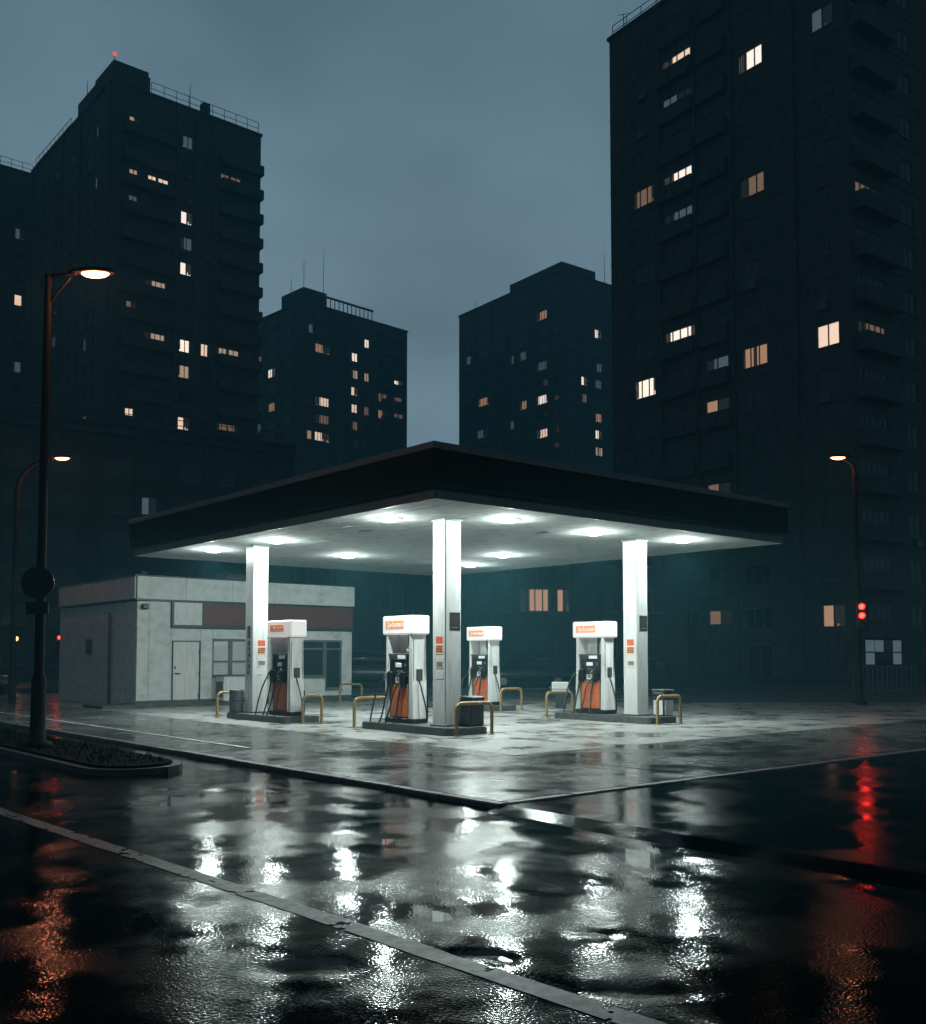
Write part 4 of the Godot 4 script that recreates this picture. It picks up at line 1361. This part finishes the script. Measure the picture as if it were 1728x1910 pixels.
func street_lamp(where: Vector3, h: float, reach: float, side: float, curved: bool, label: String, energy: float) -> Node3D:
	var t := thing("street_lamp", label, "street lamp", where, 0.0, "orange street lamps")
	var base := begin()
	lathe(base, [Vector2(0.0, 0.002), Vector2(0.24, 0.002), Vector2(0.24, 0.05), Vector2(0.125, 0.1), Vector2(0.115, 1.1), Vector2(0.085, 1.2)], Vector3.ZERO, 16)
	part("base", done(base), M.pole, t)
	var st := begin()
	if curved:
		var r := minf(reach * 0.9, 1.1)
		var path := [Vector3(0, 0.1, 0), Vector3(0, h * 0.5, 0), Vector3(0, h - r, 0)]
		for k in range(1, 7):
			var a := PI / 2 * k / 6.0
			path.append(Vector3(side * (r - cos(a) * r), h - r + sin(a) * r, 0))
		path.append(Vector3(side * (reach - 0.2), h + 0.02, 0))
		tube(st, path, 0.095, 0.04, 12)
		part("pole", done(st), M.pole, t)
	else:
		tube(st, [Vector3(0, 0.1, 0), Vector3(0, h * 0.5, 0), Vector3(0, h + 0.05, 0)], 0.085, 0.06, 14)
		part("pole", done(st), M.pole, t)
		var arm := begin()
		tube(arm, [Vector3(0, h, 0), Vector3(side * (reach - 0.25), h + 0.07, 0)], 0.045, 0.035, 8)
		tube(arm, smooth_path([Vector3(0, h - 0.5, 0), Vector3(side * 0.14, h - 0.3, 0), Vector3(side * 0.38, h, 0)], 4), 0.022)
		part("arm", done(arm), M.pole, t)
	var c := Vector3(side * (reach + 0.05), h + 0.02, 0)
	var hd := begin()
	var rings := []
	for s in [[-0.42, 0.05, 0.05], [-0.3, 0.1, 0.08], [0.0, 0.15, 0.1], [0.25, 0.13, 0.08], [0.36, 0.05, 0.04]]:
		var ring := []
		for k in 12:
			var a := TAU * k / 12.0
			var y: float = sin(a) * s[2]
			ring.append(c + Vector3(side * s[0], 0.06 + maxf(y, -0.01), cos(a) * s[1]))
		rings.append(ring)
	hd.set_smooth_group(1)
	for i in rings.size() - 1:
		for k in 12:
			var j := (k + 1) % 12
			face(hd, [rings[i][k], rings[i][j], rings[i + 1][j], rings[i + 1][k]], c + Vector3(side * (-0.1 + 0.1 * i), 0.08, 0))
	hd.set_smooth_group(-1)
	face(hd, rings[0], c + Vector3(0, 0.08, 0))
	face(hd, rings[4], c + Vector3(0, 0.08, 0))
	part("lamp_head", done(hd), M.pole, t)
	var ls := begin()
	var lens := []
	for k in 5:
		var f := [1.0, 0.94, 0.75, 0.45, 0.0]
		lens.append(Vector2(f[4 - k], [-1.0, -0.88, -0.65, -0.3, 0.0][k]))
	lathe(ls, lens, Vector3.ZERO, 20)
	var lamp := part("lamp_lens", done(ls), M.sodium, t, c + Vector3(side * 0.03, 0.045, 0))
	lamp.scale = Vector3(0.24, 0.075, 0.12)
	lamp_light(t, c + Vector3(side * 0.03, -0.005, 0), energy * 0.6, Color(1.0, 0.58, 0.42), 0.1)
	return t

func traffic_signal(where: Vector3, y: float, label: String, post: bool, energy: float, red: int, turn: float) -> void:
	var t := thing("traffic_signal", label, "traffic light", where, turn)
	if post:
		part("post", pipe([Vector3(0, 0, -0.16), Vector3(0, y + 0.5, -0.16)], 0.055), M.pole, t)
		part("bracket", box(Vector3(0, y, -0.12), Vector3(0.06, 0.06, 0.1)), M.black, t)
	else:
		for dy in [-0.3, 0.3]:
			part("bracket", box(Vector3(0, y + dy, -0.14), Vector3(0.06, 0.05, 0.16)), M.black, t)
	part("housing", box(Vector3(0, y, 0), Vector3(0.32, 0.94, 0.2), 0.03), M.black, t)
	part("backboard", box(Vector3(0, y, -0.09), Vector3(0.46, 1.08, 0.016), 0.005), M.black, t)
	for k in 3:
		var yy := y + 0.29 - k * 0.29
		var st := begin()
		lathe(st, [Vector2(0.0, 0.03), Vector2(0.06, 0.026), Vector2(0.098, 0.0), Vector2(0.0, 0.0)], Vector3.ZERO, 16)
		var lit := k < red
		var lens := part("signal_lens", done(st), M.red_light if lit else M.bin, t, Vector3(0, yy, 0.101))
		lens.rotation.x = PI / 2
		var hood := begin()
		var pts := []
		for i in 9:
			var a := PI * (-0.1 + 1.2 * i / 8.0)
			pts.append(Vector2(cos(a) * 0.115, sin(a) * 0.115))
		for i in 8:
			quad(hood, Vector3(pts[i].x, yy + pts[i].y, 0.1), Vector3(pts[i + 1].x, yy + pts[i + 1].y, 0.1), Vector3(pts[i + 1].x, yy + pts[i + 1].y, 0.2), Vector3(pts[i].x, yy + pts[i].y, 0.2))
		part("signal_hood", done(hood), M.black, t)
		if lit:
			lamp_light(t, Vector3(0, yy, 0.16), energy, Color(1.0, 0.17, 0.12), 0.08)

func build_street() -> void:
	# planted strip with the tall lamp
	var tip := at(283, 1433, 0.1)
	var strip := thing("planted_strip", "kerbed strip of bare soil and weeds round the tall street lamp", "planter", Vector3(tip.x, 0.0, tip.z), TURN)
	var st := begin()
	var outline := []
	for k in 9:
		var a := -PI / 2 + PI * k / 8.0
		outline.append(Vector2(-0.7 + cos(a) * 0.7, sin(a) * 0.7))
	outline.append(Vector2(-15.0, 0.7))
	outline.append(Vector2(-15.0, -0.7))
	var inner := []
	for q in outline:
		inner.append(Vector2(minf(q.x - 0.0, -0.12 + q.x * 0.9) if q.x > -2 else q.x + 0.1, q.y * 0.82))
	prism(st, outline, -0.08, 0.1, 1)
	part("kerb", done(st), M.pavement, strip)
	st = begin()
	prism(st, inner, 0.1, 0.135, 1)
	part("soil", done(st), M.soil, strip)
	rng.seed = 90
	st = begin()
	for i in 2600:
		var x := -14.0 * pow(rng.randf(), 0.8) - 0.3
		var z := rng.randf_range(-0.52, 0.52)
		var hgt := rng.randf_range(0.02, 0.08) * (2.0 if rng.randf() < 0.15 else 1.0)
		var lean := Vector3(rng.randf_range(-0.08, 0.08), 0, rng.randf_range(-0.08, 0.08))
		var a := rng.randf() * PI
		var w := Vector3(cos(a), 0, sin(a)) * rng.randf_range(0.006, 0.02)
		var b := Vector3(x, 0.13, z)
		for v in [b - w, b + lean + Vector3(0, hgt, 0), b + w]:
			st.add_vertex(v)
	var weeds := part("weeds", done(st), M.weed, strip)
	weeds.set_meta("kind", "stuff")
	var base := at(70, 1392, 0.135)
	var top := at_depth(88, 517, -base.z)
	street_lamp(base, top.y - 0.135, 0.72, 1.0, false, "tall street lamp with a glowing orange head on the planted strip", 4.0)
	# round sign, seen from the back, on that pole
	var sg := at_depth(80, 1088, -base.z)
	var s := thing("road_sign", "round road sign seen from behind on the tall lamp pole", "road sign", Vector3(base.x, sg.y, base.z + 0.13), 6.0)
	var disc := begin()
	tube(disc, [Vector3(0, 0, 0.0), Vector3(0, 0, 0.02)], 0.27, -1.0, 28)
	part("disc", done(disc), M.metal, s)
	part("clamp", box(Vector3(0, 0.1, -0.06), Vector3(0.2, 0.05, 0.12)), M.metal, s)
	part("plate", box(Vector3(0, -0.42, 0.01), Vector3(0.36, 0.2, 0.02), 0.004), M.metal, s)
	part("clamp", box(Vector3(0, -0.42, -0.06), Vector3(0.2, 0.05, 0.12)), M.metal, s)
	# lamp farther back on the same side
	var far := at(22, 1316, 0.0)
	var far_top := at_depth(112, 858, -far.z)
	street_lamp(Vector3(far.x, 0.0, far.z), far_top.y, far_top.x - far.x, 1.0, true, "street lamp with a curved arm in front of the long block", 6.0)
	# lamp and signal on the other side
	var rp := at(1604, 1313, 0.1)
	var rt := at_depth(1568, 857, -rp.z)
	street_lamp(Vector3(rp.x, 0.12, rp.z), rt.y - 0.12, rp.x - rt.x, -1.0, true, "street lamp with a curved arm in front of the black tower", 1.8)
	var sy := at_depth(1604, 1149, -rp.z)
	traffic_signal(Vector3(rp.x, 0.12, rp.z + 0.3), sy.y - 0.12, "traffic signal showing red on the lamp pole by the black tower", false, 0.16, 2, -14.0)
	var arm := thing("sign_arm", "thin bare steel arm on the lamp pole above the red traffic signal", "steel arm", Vector3(rp.x, at_depth(1604, 1068, -rp.z).y, rp.z), 0.0)
	part("bar", pipe([Vector3(-0.09, 0, 0), Vector3(-1.1, 0.02, 0)], 0.025), M.pole, arm)
	part("collar", pipe([Vector3(0, -0.08, 0), Vector3(0, 0.08, 0)], 0.105, -1.0, 12), M.pole, arm)
	var lp := at_depth(112, 1201, 47)
	traffic_signal(Vector3(lp.x, 0.0, lp.z), lp.y, "small traffic signal showing red beside the dark side of the shop", true, 0.25, 1, 14.0)
	# lantern on the long block
	var wl := at_depth(30, 1188, 58)
	var w := thing("post_lantern", "small amber lantern on a post near the road edge beyond the tall lamp", "lantern", Vector3(wl.x, 0.12, wl.z))
	part("post", pipe([Vector3.ZERO, Vector3(0, wl.y - 0.34, 0)], 0.05, 0.04), M.metal, w)
	var bulb := SphereMesh.new()
	bulb.radius = 0.14
	bulb.height = 0.28
	part("lantern_globe", bulb, M.lit_globe, w, Vector3(0, wl.y - 0.22, 0))
	part("cap", pipe([Vector3(0, wl.y - 0.1, 0), Vector3(0, wl.y + 0.02, 0)], 0.1, 0.02), M.metal, w)
	lamp_light(w, Vector3(0, wl.y - 0.22, 0), 0.5, Color(1.0, 0.6, 0.42), 0.1)
	# railings at the foot of the black tower
	var fa := at_depth(1592, 1243, 42)
	var f := thing("railing_fence", "short dark railing in front of the lit shop window of the black tower", "fence", Vector3(fa.x, 0.12, fa.z))
	var fh := fa.y - 0.12
	for y in [0.12, fh]:
		part("rail", pipe([Vector3(0, y, 0), Vector3(2.6, y, 0)], 0.022), M.window_frame, f)
	for i in 14:
		part("bar", slab_mesh(Vector3(0.03, fh, 0.03)), M.window_frame, f, Vector3(0.0 + i * 0.2, fh / 2, 0))

func loft(st: SurfaceTool, sections: Array, n := 12) -> void:         # [x, half width, low, high, roundness]
	var rings := []
	for s in sections:
		var ring := []
		for k in n:
			var a := TAU * (k + 0.5) / n
			var e := 0.45
			ring.append(Vector3(s[0], (s[2] + s[3]) / 2 + signf(sin(a)) * pow(absf(sin(a)), e) * (s[3] - s[2]) / 2, signf(cos(a)) * pow(absf(cos(a)), e) * s[1]))
		rings.append(ring)
	st.set_smooth_group(1)
	for i in rings.size() - 1:
		var c := Vector3((sections[i][0] + sections[i + 1][0]) / 2, (sections[i][2] + sections[i][3]) / 2, 0)
		for k in n:
			var j := (k + 1) % n
			face(st, [rings[i][k], rings[i][j], rings[i + 1][j], rings[i + 1][k]], c)
	st.set_smooth_group(-1)
	face(st, rings[0], Vector3(sections[1][0], (sections[0][2] + sections[0][3]) / 2, 0))
	var last := sections.size() - 1
	face(st, rings[last], Vector3(sections[last - 1][0], (sections[last][2] + sections[last][3]) / 2, 0))

func build_car(where: Vector3, turn: float, paint: Material, van: bool, label: String) -> void:
	var t := thing("parked_car", label, "car", where, turn, "cars parked behind the station")
	var st := begin()
	if van:
		loft(st, [[-2.2, 0.8, 0.35, 1.0], [-2.1, 0.86, 0.3, 1.15], [-1.0, 0.88, 0.28, 1.18], [1.0, 0.88, 0.28, 1.15], [1.7, 0.86, 0.3, 1.0], [2.15, 0.78, 0.34, 0.82]])
	else:
		loft(st, [[-2.15, 0.72, 0.4, 0.85], [-2.05, 0.8, 0.32, 0.95], [-1.2, 0.86, 0.28, 0.98], [0.9, 0.86, 0.28, 0.96], [1.8, 0.82, 0.3, 0.84], [2.15, 0.72, 0.36, 0.7]])
	part("body", done(st), paint, t)
	st = begin()
	if van:
		loft(st, [[-2.05, 0.76, 1.08, 1.6], [-1.9, 0.78, 1.08, 1.72], [0.4, 0.78, 1.08, 1.74], [0.9, 0.74, 1.06, 1.6], [1.45, 0.7, 1.0, 1.1]])
	else:
		loft(st, [[-1.75, 0.66, 0.9, 1.0], [-1.1, 0.66, 0.9, 1.36], [-0.2, 0.67, 0.9, 1.44], [0.4, 0.66, 0.9, 1.38], [1.15, 0.66, 0.88, 0.96]])
	part("windows", done(st), M.dark_glass, t)
	st = begin()
	var top := 1.75 if van else 1.45
	loft(st, [[-1.85 if van else -0.95, 0.6, top - 0.05, top - 0.01], [-0.5, 0.64, top - 0.04, top + 0.02], [0.5 if van else 0.3, 0.58, top - 0.06, top - 0.01]])
	part("roof", done(st), paint, t)
	for x in [-1.35, 1.35]:
		for s in [-1.0, 1.0]:
			var w := begin()
			tube(w, [Vector3(x, 0.31, s * 0.68), Vector3(x, 0.31, s * 0.88)], 0.31, -1.0, 18)
			var tyre := part("wheel", done(w), M.rubber, t)
			var rim := begin()
			tube(rim, [Vector3(x, 0.31, s * 0.87), Vector3(x, 0.31, s * 0.892)], 0.19, -1.0, 14)
			part("rim", done(rim), M.chrome, tyre)
	for s in [-1.0, 1.0]:
		part("tail_light", box(Vector3(-2.14, 0.86, s * 0.6), Vector3(0.06, 0.14, 0.22), 0.01), M.tail, t)
		part("headlight", box(Vector3(2.1, 0.66, s * 0.56), Vector3(0.08, 0.12, 0.26), 0.02), M.chrome, t)
	part("bumper", box(Vector3(-2.18, 0.45, 0), Vector3(0.08, 0.16, 1.4), 0.03), M.charcoal, t)

func _ready() -> void:
	# camera
	var cam := Camera3D.new()
	cam.name = "camera"
	add_child(cam)
	var near_d := 0.1
	cam.set_frustum(2.0 * near_d * 955.0 / F, Vector2(0, near_d * (CY - 955.0) / F), near_d, 1200.0)
	cam.position = EYE
	cam.rotation_degrees = Vector3(PITCH, 0, 0)
	cam.current = true
	# dusk sky: the last light lies low behind the towers and fades towards the zenith
	var env := Environment.new()
	env.background_mode = Environment.BG_SKY
	env.tonemap_mode = Environment.TONE_MAPPER_LINEAR
	env.tonemap_exposure = 1.0
	env.sdfgi_enabled = true
	env.ssao_enabled = true
	env.ssil_enabled = true
	env.fog_enabled = true
	env.fog_density = 0.0026
	env.fog_light_color = Color(0.55, 0.92, 1.0)
	var sky_noise := FastNoiseLite.new()
	sky_noise.seed = 11
	sky_noise.frequency = 2.4
	sky_noise.fractal_octaves = 4
	var im := Image.create(512, 256, false, Image.FORMAT_RGBF)
	for y in 256:
		var el := PI / 2 - PI * (y + 0.5) / 256.0
		for x in 512:
			var az := TAU * (x + 0.5) / 512.0
			var d := Vector3(sin(az) * cos(el), sin(el), -cos(az) * cos(el))
			var k := pow(1.0 - clampf(sin(el), 0.0, 1.0), 1.7)
			var west := 0.28 + 0.72 * smoothstep(0.35, 1.0, d.normalized().dot(Vector3(0.1, 0.15, -1.0).normalized()))
			var cloud := 1.0 + 0.36 * sky_noise.get_noise_3d(d.x, d.y * 2.2, d.z)
			var c := Vector3(0.045, 0.12, 0.16).lerp(Vector3(0.41, 0.58, 0.71), k) * west * cloud
			if el < 0.0:
				c = Vector3(0.012, 0.016, 0.02)
			im.set_pixel(x, y, Color(c.x, c.y, c.z))
	var pano := PanoramaSkyMaterial.new()
	pano.panorama = ImageTexture.create_from_image(im)
	var sky := Sky.new()
	sky.sky_material = pano
	env.sky = sky
	env.background_energy_multiplier = 1.0
	var we := WorldEnvironment.new()
	we.name = "environment"
	we.environment = env
	add_child(we)
	var sun := DirectionalLight3D.new()
	sun.name = "dusk_sun"
	sun.light_energy = 0.012
	sun.light_color = Color(0.8, 0.92, 1.0)
	sun.light_angular_distance = 25.0
	sun.rotation_degrees = Vector3(-28, 160, 0)
	sun.shadow_enabled = true
	add_child(sun)

	make_materials()
	M.lit_globe = glow(Color(1.0, 0.62, 0.42), 5.0)
	build_ground()
	build_forecourt()
	build_towers()
	build_station()
	build_shop()
	build_canopy_lights()
	build_street()
	build_car(Vector3(-4.4, 0.12, -49.5), 8.0, M.car_dark, true, "dark van parked behind the corner of the shop")
	build_car(Vector3(3.2, 0.12, -50.0), 6.0, M.car_dark, false, "dark saloon parked behind the pumps at the back")
	build_car(Vector3(-20.5, 0.0, -41.0), 12.0, M.car_dark, false, "dark saloon parked beside the curved arm lamp")
